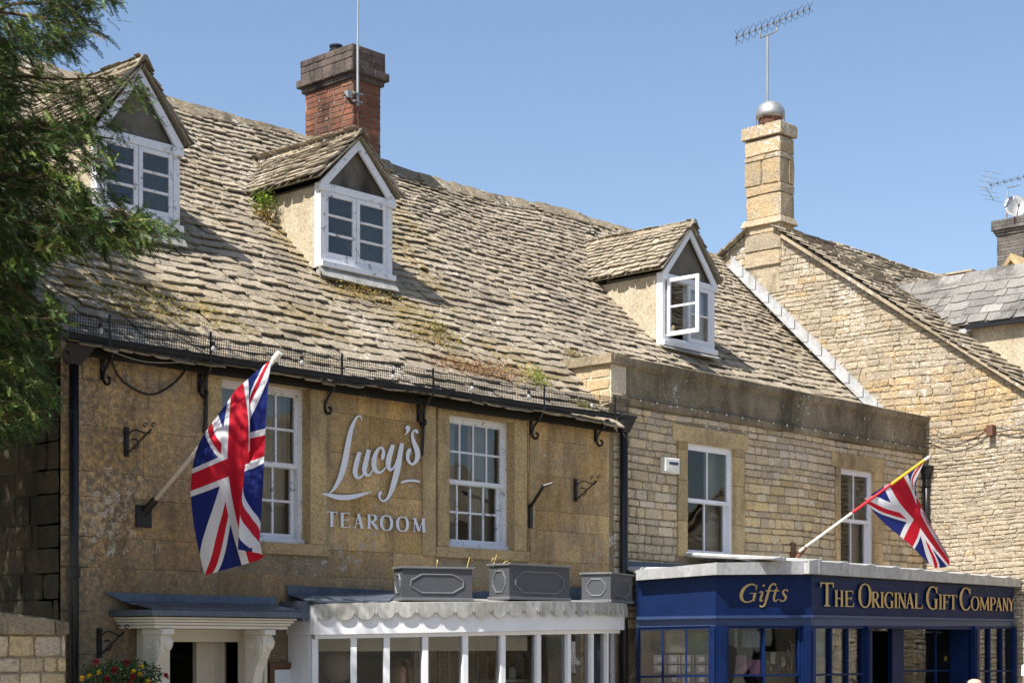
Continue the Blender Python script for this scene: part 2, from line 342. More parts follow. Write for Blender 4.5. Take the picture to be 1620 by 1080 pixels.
# ------------------------------------------------------------ masonry and slate generators
def clip_poly(poly, planes):                 # planes: (a,b,c) keep a*u+b*v<=c
    for a, b, c in planes:
        out = []
        for i in range(len(poly)):
            p, q = poly[i], poly[(i + 1) % len(poly)]
            dp = a * p[0] + b * p[1] - c; dq = a * q[0] + b * q[1] - c
            if dp <= 0: out.append(p)
            if (dp < 0 < dq) or (dq < 0 < dp):
                t = dp / (dp - dq); out.append((p[0] + (q[0] - p[0]) * t, p[1] + (q[1] - p[1]) * t))
        poly = out
        if len(poly) < 3: return []
    return poly
def masonry(m, O, U, V, N, rows, u0, u1, wr, holes=(), gap=.006, jit=0., proud=(.0, .01), bev=.008, clip=(), rnd=None, tf=None, wobble=0):
    O, U, V, N = map(Vector, (O, U, V, N)); ph = rnd.random() * 9
    for (v0, v1) in rows:
        u = u0 - rnd.random() * wr[1] * .6
        h = v1 - v0
        while u < u1:
            wdt = rnd.uniform(*wr) * (1 if h > .08 else 1.15)
            a, b = max(u, u0), min(u + wdt, u1); u += wdt
            if b - a < .03: continue
            segs = [(a, b)]
            for (hu0, hu1, hv0, hv1) in holes:
                if hv0 < v1 - .01 and hv1 > v0 + .01:
                    ns = []
                    for s0, s1 in segs:
                        if hu1 <= s0 or hu0 >= s1: ns.append((s0, s1)); continue
                        if hu0 - s0 > .02: ns.append((s0, hu0))
                        if s1 - hu1 > .02: ns.append((hu1, s1))
                    segs = ns
            for s0, s1 in segs:
                j = lambda k=1.: rnd.uniform(-jit, jit) * k
                g = gap / 2
                wb = lambda uu: wobble * math.sin(uu * 1.3 + ph) + wobble * .6 * math.sin(uu * 3.1 + ph * 2)
                if jit > 0:
                    c0 = min(.35 * (s1 - s0), .03)
                    pl = [(s0 + g + j(), v0 + g + j()), ((s0 + s1) / 2 + j(3), v0 + g + j(.6)), (s1 - g + j(), v0 + g + j()), (s1 - g + j(.7), (v0 + v1) / 2), (s1 - g + j(), v1 - g + j()),
                          ((s0 + s1) / 2 + j(3), v1 - g + j(.6)), (s0 + g + j(), v1 - g + j()), (s0 + g + j(.7), (v0 + v1) / 2)]
                    r_ = min(c0, h * .18) * rnd.uniform(.3, 1)
                    pl[0] = (pl[0][0] + r_ * .4, pl[0][1] + r_ * .3); pl[2] = (pl[2][0] - r_ * .4, pl[2][1] + r_ * .3)
                    pl[4] = (pl[4][0] - r_ * .4, pl[4][1] - r_ * .3); pl[6] = (pl[6][0] + r_ * .4, pl[6][1] - r_ * .3)
                else:
                    pl = [(s0 + g, v0 + g), (s1 - g, v0 + g), (s1 - g, v1 - g), (s0 + g, v1 - g)]
                pl = [(p[0], p[1] + wb(p[0])) for p in pl]
                if clip:
                    pl = clip_poly(pl, clip)
                    if len(pl) < 3: continue
                cx = sum(p[0] for p in pl) / len(pl); cy = sum(p[1] for p in pl) / len(pl)
                pr = rnd.uniform(*proud); tu, tv = rnd.uniform(-.5, .5) * jit, rnd.uniform(-.5, .5) * jit
                n = len(pl); base = [O + U * p[0] + V * p[1] - N * .02 for p in pl]
                mid = [O + U * p[0] + V * p[1] + N * (pr * .5) for p in pl]
                top = []
                for p in pl:
                    dx, dy = cx - p[0], cy - p[1]; d = math.hypot(dx, dy) or 1
                    k = min(bev, d * .4) / d
                    top.append(O + U * (p[0] + dx * k) + V * (p[1] + dy * k) + N * (pr + bev * .5 + (p[0] - cx) * tu * 2 + (p[1] - cy) * tv * 2 + (rnd.uniform(-1, 1) * jit * .35)))
                t = tf(cx, cy) if tf else (rnd.random(), rnd.random(), rnd.random())
                fs = [(i, (i + 1) % n, (i + 1) % n + n, i + n) for i in range(n)] + [(i + n, (i + 1) % n + n, (i + 1) % n + 2 * n, i + 2 * n) for i in range(n)]
                if n > 4 and jit > 0:
                    ctr = O + U * (cx + j(2)) + V * cy + N * (pr + bev * .5 + rnd.uniform(-.3, 1) * jit * .8)
                    vs = base + mid + top + [ctr]
                    fs += [(2 * n + i, 2 * n + (i + 1) % n, 3 * n) for i in range(n)]
                else:
                    vs = base + mid + top; fs += [tuple(range(2 * n, 3 * n))]
                m.add(vs, fs, t)
def rows_rand(v0, v1, hr, rnd):
    out = []; v = v0
    while v < v1 - .02:
        h = rnd.uniform(*hr)
        if v + h > v1 - hr[0] * .6: h = v1 - v
        out.append((v, v + h)); v += h
    return out
def wall_box(m, axis, a0, a1, z0, z1, t0, t1, holes):
    """solid wall with rectangular openings; axis 'x' (a along x, t along y) or 'y' (a along y, t along x)"""
    zs = sorted({z0, z1} | {min(max(h[i], z0), z1) for h in holes for i in (2, 3)})
    for zb, zt in zip(zs[:-1], zs[1:]):
        if zt - zb < 1e-4: continue
        cuts = [(h[0], h[1]) for h in holes if h[2] < (zb + zt) / 2 < h[3]]
        segs = [(a0, a1)]
        for c0, c1 in cuts:
            segs = [s for q in segs for s in ((q[0], min(q[1], c0)), (max(q[0], c1), q[1])) if s[1] - s[0] > 1e-3]
        for s0, s1 in segs:
            if axis == 'x': m.box(s0, s1, t0, t1, zb, zt)
            else: m.box(t0, t1, s0, s1, zb, zt)
def slates(m, O, U, V, N, ulen, vlen, e0, e1, w0, w1, rnd, skip=None, th=.022, sag=None, ov=.0, umin=None, umax=None, over=.04, tone=None, lift=0.006):
    """courses of slates from the eave (v=0) up to vlen; U along the eave, V up the slope, N out. umin/umax(v): verge limits"""
    O, U, V, N = map(Vector, (O, U, V, N)); v = -over; k = 0
    while v < vlen - e1 * .4:
        f = min(max(v / vlen, 0), 1); e = e0 + (e1 - e0) * f; wa = w0 + (w1 - w0) * f
        a = umin(v) if umin else 0.; bmax = umax(v) if umax else ulen
        u = a - rnd.random() * wa
        drift = rnd.uniform(-.022, .022); ph = rnd.random() * 6
        while u < bmax:
            wd = wa * rnd.uniform(.6, 1.5); x0, x1 = max(u, a), min(u + wd, bmax); u += wd
            if x1 - x0 < .03: continue
            cx = (x0 + x1) / 2
            if skip:
                for (c0, c1) in skip(v + e * .5):
                    if c0 < x0 < c1: x0 = min(c1, x1)
                    if c0 < x1 < c1: x1 = max(c0, x0)
                    if x0 < (c0 + c1) / 2 < x1: x1 = x0
                if x1 - x0 < .03: continue
                cx = (x0 + x1) / 2
            g = rnd.uniform(.003, .010); L_ = e * 2.0
            vb = v + drift * math.sin(cx * .9 + ph) + rnd.uniform(-1, 1) * e * .15
            t = th * rnd.uniform(.65, 1.45)
            r1, r2 = rnd.uniform(0, .35) * e, rnd.uniform(0, .35) * e
            if rnd.random() < .5: r1 *= .2
            if rnd.random() < .5: r2 *= .2
            mm = rnd.uniform(.3, .7)
            pl = [(x0 + g, vb + r1), (x0 + g + (x1 - x0) * rnd.uniform(.08, .2), vb + rnd.uniform(0, .01)), (x0 + (x1 - x0) * mm, vb - rnd.uniform(-.008, .012)), (x1 - g - (x1 - x0) * rnd.uniform(.08, .2), vb + rnd.uniform(0, .01)),
                  (x1 - g, vb + r2), (x1 - g, vb + L_), (x0 + g, vb + L_)]
            sg = lambda uu, vv: sag(uu, vv) if sag else 0.
            rl = rnd.uniform(-.6, .6) * lift
            top, bot = [], []
            for (pu, pv) in pl:
                q = (pv - vb) / L_
                hh = (1 - q) * (th * 1.9 + rl) + (pu - cx) * rl * 4 + .004
                b_ = O + U * pu + V * pv + N * (sg(pu, pv) + hh)
                bot.append(b_); top.append(b_ + N * (t * (1 - q * .6)))
            n = len(pl); vs = bot + top
            mtop = O + U * cx + V * (vb + e * .45) + N * (sg(cx, vb) + (th * 1.5) + t + rnd.uniform(-.004, .006))
            vs.append(mtop)
            fs = [(i, (i + 1) % n, (i + 1) % n + n, i + n) for i in range(n)] + [(n + i, n + (i + 1) % n, 2 * n) for i in range(n)]
            tt = tone(cx, v) if tone else None
            m.add(vs, fs, tt or (rnd.random() ** 1.3, rnd.random(), 0))
        v += e; k += 1
    return v

# ============================================================ STREET
g = M(); g.add([(-400, -400, 0), (400, -400, 0), (400, 400, 0), (-400, 400, 0)], [(0, 1, 2, 3)])
tag(g.build("ground", MT['asphalt'], loc=(0, 0, 0)), None, None, kind='structure')
g = M(); g.box(-10, 22.9, 9.4, FY, .004, .12); tag(g.build("pavement", MT['paving']), None, None, kind='structure')

# ============================================================ TEAROOM BUILDING (the long stone roofed terrace)
XL = F(97, 500).x                            # left corner of the front wall
XG = F(965, 600).x                           # where the gift shop front begins
XR = 22.9                                    # plane of the gable wall on the right
EY, EZ, SL = 12.62, EYE + 2.53, .972         # eave line and roof slope (rise per metre back)
RY = 16.55; RZ = EZ + SL * (RY - EY)
roof_z = lambda y: EZ + SL * (y - EY)
VL = math.hypot(RY - EY, RZ - EZ)
Vv = Vector((0, RY - EY, RZ - EZ)) / VL; Nv = Vector((0, -Vv.z, Vv.y))
T = thing("tearoom_building", "long two-storey golden stone building with stone slate roof, three dormers and a white bow window", "building", (XL, FY, 0))
rn = random.Random(5)
# openings of the front wall (x0,x1,z0,z1)
def opening(pl, pr, pt, pb):
    a = F(pl, pt); b = F(pr, pb); pm = (pl + pr) / 2
    return (a.x, b.x, b.z if False else F(pm, pb).z, F(pm, pt).z)
W1 = opening(349, 490, 605, 857); W2 = opening(709, 813, 660, 868)
DOOR = (F(243, 1005).x, F(378, 1005).x, 0.12, F(300, 1006).z)
BOW = (10.85, 15.35, .6, EYE + .1)
g = M(); wall_box(g, 'x', XL, XG, 0, EZ + .12, FY + .015, FY + .38, [W1, W2, DOOR, BOW])
wl = g.build("front_wall", MT['mortar'], T)
g = M()
rows = [(.0, .42), (.42, .8), (.8, 1.25), (1.25, 1.62), (1.62, 2.02), (2.02, 2.4), (2.4, 2.78), (2.78, 3.05), (3.05, 3.4), (3.4, 3.62), (3.62, 4.02), (4.02, 4.42), (4.42, EZ + .1)]
HL = [(h[0] - (.19 if i < 2 else 0), h[1] + (.24 if i < 2 else 0), h[2] - (.13 if i < 2 else 0), h[3] + (.04 if i < 2 else 0)) for i, h in enumerate([W1, W2, DOOR, BOW])]
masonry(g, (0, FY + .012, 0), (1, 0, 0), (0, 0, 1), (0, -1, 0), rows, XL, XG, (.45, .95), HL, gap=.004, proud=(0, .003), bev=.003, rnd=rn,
        tf=lambda u, v: (rn.random(), rn.random(), max(0, min(1, max(1.25 - (u - XL) * .42, (3.0 - v) * 1.1, .12) * rn.uniform(.75, 1.1)))))  # left blocks darkened: yew shade plus grime painted in; lower blocks grimier
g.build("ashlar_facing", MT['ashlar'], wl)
# left gable wall and its verge
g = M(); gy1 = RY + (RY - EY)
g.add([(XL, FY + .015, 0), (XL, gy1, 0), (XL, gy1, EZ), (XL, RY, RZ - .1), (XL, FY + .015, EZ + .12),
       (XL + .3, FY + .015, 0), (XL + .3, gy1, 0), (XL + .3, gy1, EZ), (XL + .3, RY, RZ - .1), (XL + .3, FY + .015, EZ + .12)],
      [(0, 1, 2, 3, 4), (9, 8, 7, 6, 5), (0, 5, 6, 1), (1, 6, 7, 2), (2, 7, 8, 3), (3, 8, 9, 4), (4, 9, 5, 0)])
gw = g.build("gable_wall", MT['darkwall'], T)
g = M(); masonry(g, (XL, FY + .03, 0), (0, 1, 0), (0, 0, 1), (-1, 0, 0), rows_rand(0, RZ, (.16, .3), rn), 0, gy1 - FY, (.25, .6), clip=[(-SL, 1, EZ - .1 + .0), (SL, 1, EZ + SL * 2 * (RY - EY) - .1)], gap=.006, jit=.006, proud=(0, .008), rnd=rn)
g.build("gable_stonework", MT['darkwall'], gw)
# back wall, floors
g = M(); g.box(XL, XR, gy1 - .3, gy1, 0, EZ); g.box(XL + .3, XG - .1, FY + .4, gy1 - .3, 2.3, 2.42); g.box(XG - .1, XG, FY + .4, gy1 - .3, 0, 4.6)
g.box(XL + .3, XR - .1, FY + 2.6, FY + 2.7, 2.42, 4.6)
g.build("interior_walls", MT['room'], T)
g = M(); g.box(XL + .3, XR - .1, FY + .4, gy1 - .3, 4.62, 4.7); g.build("ceiling", MT['room'], T)

# ---- main roof
rs = random.Random(11)
XV = XL - .12                                # verge overhang at the left
def sag(u, v):
    x = XV + u
    return (-.07 * math.sin(math.pi * min(max(v / VL, 0), 1)) * (1 + .3 * math.sin(x * .7)) + .02 * math.sin(x * 1.1 + v) + .012 * math.sin(x * 2.7 - v * 2) - .05 * math.exp(-((x - 16.5) / 2.5) ** 2) * v / VL)
DY = 14.2
DORM = [  # left x, right x, base z, top of frame z, apex z, front y
    dict(x0=P(150, 0, y=DY).x, x1=P(282, 0, y=DY).x, zt=EYE + 5.06 - .02, za=EYE + 5.76, kind=3, zb=EYE + 4.2),
    dict(x0=P(504, 0, y=DY).x, x1=P(618, 0, y=DY).x, zt=EYE + 5.07, za=EYE + 5.68, kind=3, zb=EYE + 4.17),
    dict(x0=P(1045, 0, y=DY).x, x1=P(1128, 0, y=DY).x, zt=EYE + 5.06, za=EYE + 5.80, kind=2, zb=EYE + 4.1)]
def skip(v):
    y = EY + Vv.y * v; z = EZ + Vv.z * v; out = []
    for d in DORM:
        if y > DY - .02:
            c = (d['x0'] + d['x1']) / 2; hw = (d['x1'] - d['x0']) / 2; h = (z + .12 - (d['zt'] - .1)) / (d['za'] - d['zt'])
            if h < 1: w_ = hw - .03 if h <= 0 else (hw) * (1 - h); out.append((c - w_ - XV, c + w_ - XV))
    if y < FY + .12: out.append((XG + .05 - XV, 99.))
    return out
def roof_pt(px_, py_):
    d = ray(px_, py_); t = (EYE - EZ + SL * EY) / (SL * d.y - d.z); return (d.x * t, d.y * t)
MOSS = [(*roof_pt(a_, b_), rx_, rv_) for a_, b_, rx_, rv_ in ((640, 350, .22, .5), (668, 430, .25, .7), (650, 500, .3, .4), (330, 505, .7, .3), (230, 480, .5, .3), (690, 530, .4, .25), (560, 470, .4, .2), (740, 590, .6, .15), (150, 470, .4, .4), (500, 520, .5, .25), (800, 560, .5, .15), (130, 170, .6, .4), (860, 600, .4, .15), (460, 380, .2, .4))]
def tone(u, v):
    x_, y_ = XV + u, EY + Vv.y * v
    m_ = sum(math.exp(-((x_ - q[0]) / q[2]) ** 2 - ((y_ - q[1]) / q[3]) ** 2) for q in MOSS)
    t_ = tone0(u, v); return (t_[0], t_[1], min(1., m_ * rs.uniform(.3, 1.4)) if m_ > .08 else (.5 if rs.random() < .03 else 0))
def tone0(u, v):
    x = XV + u; y = EY + Vv.y * v
    r = rs.random(); n = math.sin(x * 1.7 + v * 2.3) * math.sin(x * .6 - v * 1.1)
    return (min(max(r ** 1.2 + .15 * n, 0), 1), min(max(rs.random() * .9 + .08 * n, 0), 1), 0)
g = M()
slates(g, (XV, EY, EZ + .03), (1, 0, 0), Vv, Nv, XR - XV, VL, .17, .092, .23, .135, rs, skip, th=.018, sag=sag, tone=tone, lift=.02)
roof = g.build("roof", MT['slate'], T)
g = M()
c = [(XV + .08, EY + .06), (XR, EY + .06)]
def under(m, xa, xb, ya, yb, off=-.09):
    n_ = 24
    for i in range(n_):
        y0 = ya + (yb - ya) * i / n_; y1 = ya + (yb - ya) * (i + 1) / n_
        for k in range(12):
            q0 = xa + (xb - xa) * k / 12; q1 = xa + (xb - xa) * (k + 1) / 12
            zz = lambda x, y: roof_z(y) + off
            m.add([(q0, y0, zz(q0, y0)), (q1, y0, zz(q1, y0)), (q1, y1, zz(q1, y1)), (q0, y1, zz(q0, y1))], [(0, 1, 2, 3)])
xs = [XV + .1] + [v_ for d in DORM for v_ in (d['x0'] + .05, d['x1'] - .05)] + [XR]
for i in range(0, len(xs), 2):
    if xs[i + 1] < XG: under(g, xs[i], xs[i + 1], EY + .05, RY)
    else: under(g, xs[i], xs[i + 1], FY + .2, RY)
under(g, XG - 1.6, XG, EY + .05, FY + .2); under(g, DORM[1]['x1'] - .05, XG - 1.6, EY + .05, FY + .2)
for d in DORM: under(g, d['x0'] + .05, d['x1'] - .05, FY + .2 if d['x0'] > XG else EY + .05, DY)
g.add([(XV + .1, RY, RZ - .09), (XR, RY, RZ - .09), (XR, gy1 + .2, EZ - .1), (XV + .1, gy1 + .2, EZ - .1)], [(0, 1, 2, 3)])
g.build("roof_boarding", MT['underslate'], roof, fix=False)
# ridge stones
g = M(); x = XV
while x < XR - .05:
    l = rs.uniform(.22, .5); x1 = min(x + l, XR)
    s0 = sag(x - XV, VL); dz = rs.uniform(-.02, .014) + s0
    pr = [(-.17, -.13), (-.15, -.1), (-.03, .045), (.03, .045), (.15, -.1), (.17, -.13), (.12, -.15), (0, -.03), (-.12, -.15)]
    g.prism([(x + .006, RY + a * .95, RZ + .05 + b + dz) for a, b in pr], (x1 - x - .014, rs.uniform(-.03, .03), rs.uniform(-.02, .02)), (rs.random(), rs.random(), 0))
    x = x1
g.build("ridge", MT['ridge'], roof)
# verge coping board on the left gable
g = M(); g.bar((XV - .02, EY - .02, EZ - .03), (XV - .02, RY, RZ - .03), .06, .16); g.build("verge", MT['parapet'], roof)

# ---- dormers
def sash_panes(m, x0, x1, y, z0, z1, nx, nz, bar=.022, st=.045, dp=.04):
    """a glazed leaf: stiles, rails and glazing bars"""
    m.box(x0, x0 + st, y, y + dp, z0, z1); m.box(x1 - st, x1, y, y + dp, z0, z1)
    m.box(x0 + st, x1 - st, y + .001, y + dp, z0, z0 + st * 1.15); m.box(x0 + st, x1 - st, y + .001, y + dp, z1 - st, z1)
    for i in range(1, nx):
        c = x0 + st + (x1 - x0 - 2 * st) * i / nx; m.box(c - bar / 2, c + bar / 2, y + .006, y + dp - .004, z0 + st * 1.15, z1 - st)
    for k in range(1, nz):
        c = z0 + st * 1.15 + (z1 - z0 - 2.15 * st) * k / nz; m.box(x0 + st, x1 - st, y + .004, y + dp - .006, c - bar / 2, c + bar / 2)
def dormer(d, idx):
    x0, x1, zt, za = d['x0'], d['x1'], d['zt'], d['za']; c = (x0 + x1) / 2; hw = (x1 - x0) / 2
    zb = d['zb']; y = DY
    r_ = random.Random(40 + idx)
    pitch = (za - zt - .02) / (hw + .1)
    yb = lambda z: EY + (z - EZ) / SL + .06
    # walls: cheeks + gablet in one mesh
    g = M()
    for s, xx in ((-1, x0), (1, x1)):
        xa, xb = (xx + .012, xx + .09) if s < 0 else (xx - .09, xx - .012)
        pl = [(xa, y + .05, zb - .08), (xa, y + .05, zt - .03), (xa, yb(zt - .03), zt - .03), (xa, y + .12, zb - .08)]
        g.prism(pl, (xb - xa, 0, 0))
    g.box(x0 + .012, x1 - .012, y + .05, y + .12, zb - .12, zb - .03)
    D = g.build("dormer", MT['render_c'], T)
    D['label'] = ["left dormer half hidden by yew branches", "middle dormer with weeds by its cheek", "right dormer with one casement open"][idx]
    g = M(); g.prism([(x0 + .02, y + .03, zt - .02), (x1 - .02, y + .03, zt - .02), (c, y + .03, za - .1)], (0, .06, 0)); g.build("gablet", MT['pebble'], D)
    # window frame
    mat = MT['whitew'] if idx < 2 else MT['white']
    g = M(); fw = .075
    g.box(x0, x0 + fw, y - .03, y + .07, zb, zt); g.box(x1 - fw, x1, y - .03, y + .07, zb, zt)
    g.box(x0 + fw, x1 - fw, y - .028, y + .07, zt - .085, zt); g.box(x0 - .01, x1 + .02, y - .075, y + .06, zb - .03, zb + .035)
    g.box(x0 + fw, x1 - fw, y - .025, y + .06, zb + .035, zb + .09)
    fr = g.build("window_frame", mat, D, bevel=.005)
    # bargeboards
    g = M(); t = .1; ov = .1
    ax, az = c, za - .05; lx, lz = x0 - .02, zt - .01; rx, rz = x1 + .03, zt - .01
    for (ex, s) in ((lx, -1), (rx, 1)):
        g.prism([(ax, y - .06, az), (ex, y - .06, lz + .0), (ex + (-s) * .08, y - .06, lz - .045), (ax, y - .06, az - .115)], (0, .035, 0))
        g.box(min(ex, ex - s * .13), max(ex, ex - s * .13), y - .063, y + .0, lz - .09, lz - .015)
    g.build("bargeboard", mat, D, bevel=.004)
    # casements
    ix0, ix1, iz0, iz1 = x0 + fw + .002, x1 - fw - .002, zb + .092, zt - .087; mid = (ix0 + ix1) / 2
    nz = 3 if d['kind'] == 3 else 2
    for k, (a, b) in enumerate(((ix0, mid - .004), (mid + .004, ix1))):
        w_ = b - a
        op = (idx == 2 and k == 0)
        g = M(); sash_panes(g, 0, w_, 0, 0, iz1 - iz0, 1, nz, bar=.028, st=.05)
        gg = M(); gg.add([(.045, .02, .05), (w_ - .045, .02, .05), (w_ - .045, .02, iz1 - iz0 - .045), (.045, .02, iz1 - iz0 - .045)], [(0, 1, 2, 3)])
        ang = rad(-88) if op else 0.
        R = Matrix.Rotation(ang, 3, 'Z'); o = Vector((a, y - .02 if not op else y - .045, iz0))
        for mm in (g, gg): mm.v = [tuple(R @ Vector(p) + o) for p in mm.v]
        cs = g.build("casement", mat, D, bevel=.004)
        gg.build("pane", MT['glass'], D, fix=False)
    # interior: recess with pale blind
    g = M(); yy = y + 1.0
    g.box(x0 + .1, x1 - .1, yy, yy + .03, zb - .2, zt + .1); g.box(x0 + .1, x1 - .1, y + .07, yy, zt, zt + .03); g.box(x0 + .1, x1 - .1, y + .07, yy, zb - .1, zb)
    g.build("interior", MT['room'], D)
    if idx == 2:
        g = M(); g.box(mid + .03, ix1 - .02, y + .09, y + .1, iz0 + .02, iz1); g.build("blind", MT['white'], D)
    # lead apron below the window
    g = M(); q = y - .08
    g.box(x0 + .01, x1 - .01, y - .02, y + .05, roof_z(y) - .05, zb - .02); g.prism([(x0 - .03, q + .06, zb - .03), (x1 + .03, q + .06, zb - .03), (x1 + .03, q - .03, roof_z(q - .03) + .055), (c, q - .05, roof_z(q - .05) + .06), (x0 - .02, q - .02, roof_z(q - .02) + .055)], (0, -.006, .008))
    g.build("lead_apron", MT['leadm'], D)
    # slate roof of the dormer: two slopes running back to the main roof
    g = M(); sl_len = math.hypot(hw + .08, pitch * (hw + .08)); 
    for s in (-1, 1):
        Vd = Vector((-s * 1, 0, pitch)).normalized(); Nd = Vector((s * pitch, 0, 1)).normalized()
        O = Vector((c + s * (hw + .085), y - .1, za - pitch * (hw + .085)))
        zend = lambda v: za - pitch * (hw + .085) + Vd.z * v
        ub = lambda v: (yb(zend(v)) - (y - .13)) + .03
        slates(g, O, (0, 1, 0), Vd, Nd, 2.5, sl_len + .01, .1, .08, .15, .12, r_, th=.019, umax=ub, over=.02, lift=.012)
        Z = Vd.z * sl_len
        g.prism([O + Nd * -.02, O + Vd * sl_len + Nd * -.02, Vector((c, yb(za), za - .02)), Vector((O.x, yb(O.z), O.z - .02))], Nd * .018, (.6, .1, 0))
    dr = g.build("dormer_roof", MT['slate'], D)
    g = M(); yy = y - .14
    while yy < yb(za) - .1:
        l = r_.uniform(.22, .34)
        g.prism([(c - .11, yy, za + .03 - .11 * pitch * .8), (c - .02, yy, za + .065), (c + .02, yy, za + .065), (c + .11, yy, za + .03 - .11 * pitch * .8), (c, yy, za + .02)], (r_.uniform(-.008, .008), l - .008, r_.uniform(-.008, .008)), (r_.random(), r_.random(), 0)); yy += l
    g.build("dormer_ridge", MT['ridge'], D)
for i, d in enumerate(DORM): dormer(d, i)

# ---- brick chimney
def chimney(parent, x0, x1, y0, y1, z0, z1, mat, bm, bands, name="chimney", bw=.225, bh=.075, seed=3, tf=None):
    r_ = random.Random(seed); g = M(); g.box(x0 + .004, x1 - .004, y0 + .004, y1 - .004, z0, z1)
    ch = g.build(name, bm, parent); g = M()
    def shell(a0, a1, b0, b1, za, zb_, tfn):
        n = max(1, round((zb_ - za) / bh)); rws = [(za + (zb_ - za) * i / n, za + (zb_ - za) * (i + 1) / n) for i in range(n)]
        masonry(g, (a0, b0, 0), (1, 0, 0), (0, 0, 1), (0, -1, 0), rws, 0, a1 - a0, (bw * .9, bw * 1.1), gap=.008, jit=.0018, proud=(0, .006), bev=.004, rnd=r_, tf=tfn)
        masonry(g, (a0, b0, 0), (0, 1, 0), (0, 0, 1), (-1, 0, 0), rws, 0, b1 - b0, (bw * .9, bw * 1.1), gap=.008, jit=.0018, proud=(0, .006), bev=.004, rnd=r_, tf=tfn)
        masonry(g, (a1, b0, 0), (0, 1, 0), (0, 0, 1), (1, 0, 0), rws, 0, b1 - b0, (bw * .9, bw * 1.1), gap=.008, jit=.0018, proud=(0, .006), bev=.004, rnd=r_, tf=tfn)
    shell(x0, x1, y0, y1, z0, z1, None); g.build("brickwork", mat, ch)
    if bands:
        g = M()
        for (za, zb_, o) in bands: shell(x0 - o, x1 + o, y0 - o, y1 + o, za, zb_, None); g.box(x0 - o + .003, x1 + o - .003, y0 - o + .003, y1 + o - .003, za, zb_ - .002)
        g.build("corbelled_cap", MT['bluebrick'] if name == "chimney" else mat, ch)
    return ch
cy0 = 16.4; cx0 = P(558, 0, y=cy0).x; cx1 = P(602, 0, y=cy0).x
ct = P(558, 124, y=cy0).z; ctop = P(558, 71, y=cy0).z
CH = chimney(T, cx0, cx1, cy0, cy0 + .94, RZ - .9, ct, MT['brick'], MT['bmortar'],
             [(ct, ct + .07, .035), (ct + .07, ct + .17, .085), (ct + .17, ctop, .045)])
g = M(); g.lathe([(.3, 0), (.22, .06), (.1, .1)], (cx0 + .28, cy0 + .5, ctop - .01), 4); g.build("flaunching", MT['gmortar'], CH)
g = M(); g.lathe([(.075, 0), (.075, .05), (.09, .055), (.09, .08), (.075, .085), (.075, .11), (.09, .115), (.09, .14), (.02, .16)], (cx0 + .2, cy0 + .55, ctop + .03), 14); g.build("flue_cowl", MT['black'], CH)
# mast aerial fixed to the front of the chimney
A = thing("mast_aerial", "tall thin steel mast aerial strapped to the red brick chimney", "aerial", (cx0 + .12, cy0 - .12, ct - .4))
mx = P(566, 0, y=cy0 - .12).x
g = M(); g.tube([(mx, cy0 - .12, P(566, 168, y=cy0 - .12).z), (mx, cy0 - .12, P(566, 70, y=cy0 - .12).z)], .017, 8); g.tube([(mx, cy0 - .12, P(566, 70, y=cy0 - .12).z), (mx + .01, cy0 - .12, P(568, -40, y=cy0 - .12).z)], .011, 8); g.build("mast", MT['galv'], A)
g = M(); z_ = P(566, 150, y=cy0 - .12).z
for q in (0, -.1): g.box(mx - .07, mx + .07, cy0 - .14, cy0 - .01, z_ + q, z_ + q + .02)
g.box(mx - .15, mx - .08, cy0 - .1, cy0 - .03, z_ - .06, z_ + .03); g.build("bracket", MT['galv'], A)
g = M()
for k in range(5):
    r_ = random.Random(k); pts = [(mx + r_.uniform(-.02, .02), cy0 - .07, z_ - .02)]
    for i in range(5): pts.append((mx - .12 + r_.uniform(-.1, .12), cy0 - .06 + r_.uniform(-.04, .03), z_ - .08 + r_.uniform(-.07, .07)))
    g.tube(pts, .005, 5)
for q in (-.35, -.2): g.tube([(mx - .1, cy0 - .05, z_ - .06), (mx + q, cy0 - .01, z_ - .3 + q * .2), (mx + q - .05, cy0 - .012, z_ - .55)], .004, 5)
g.tube([(mx, cy0 - .1, z_ - .1), (mx + .03, cy0 - .1, z_ - .4), (mx + .1, cy0 - .1, z_ - .85)], .006, 6)
g.build("cable", MT['rust'], A)

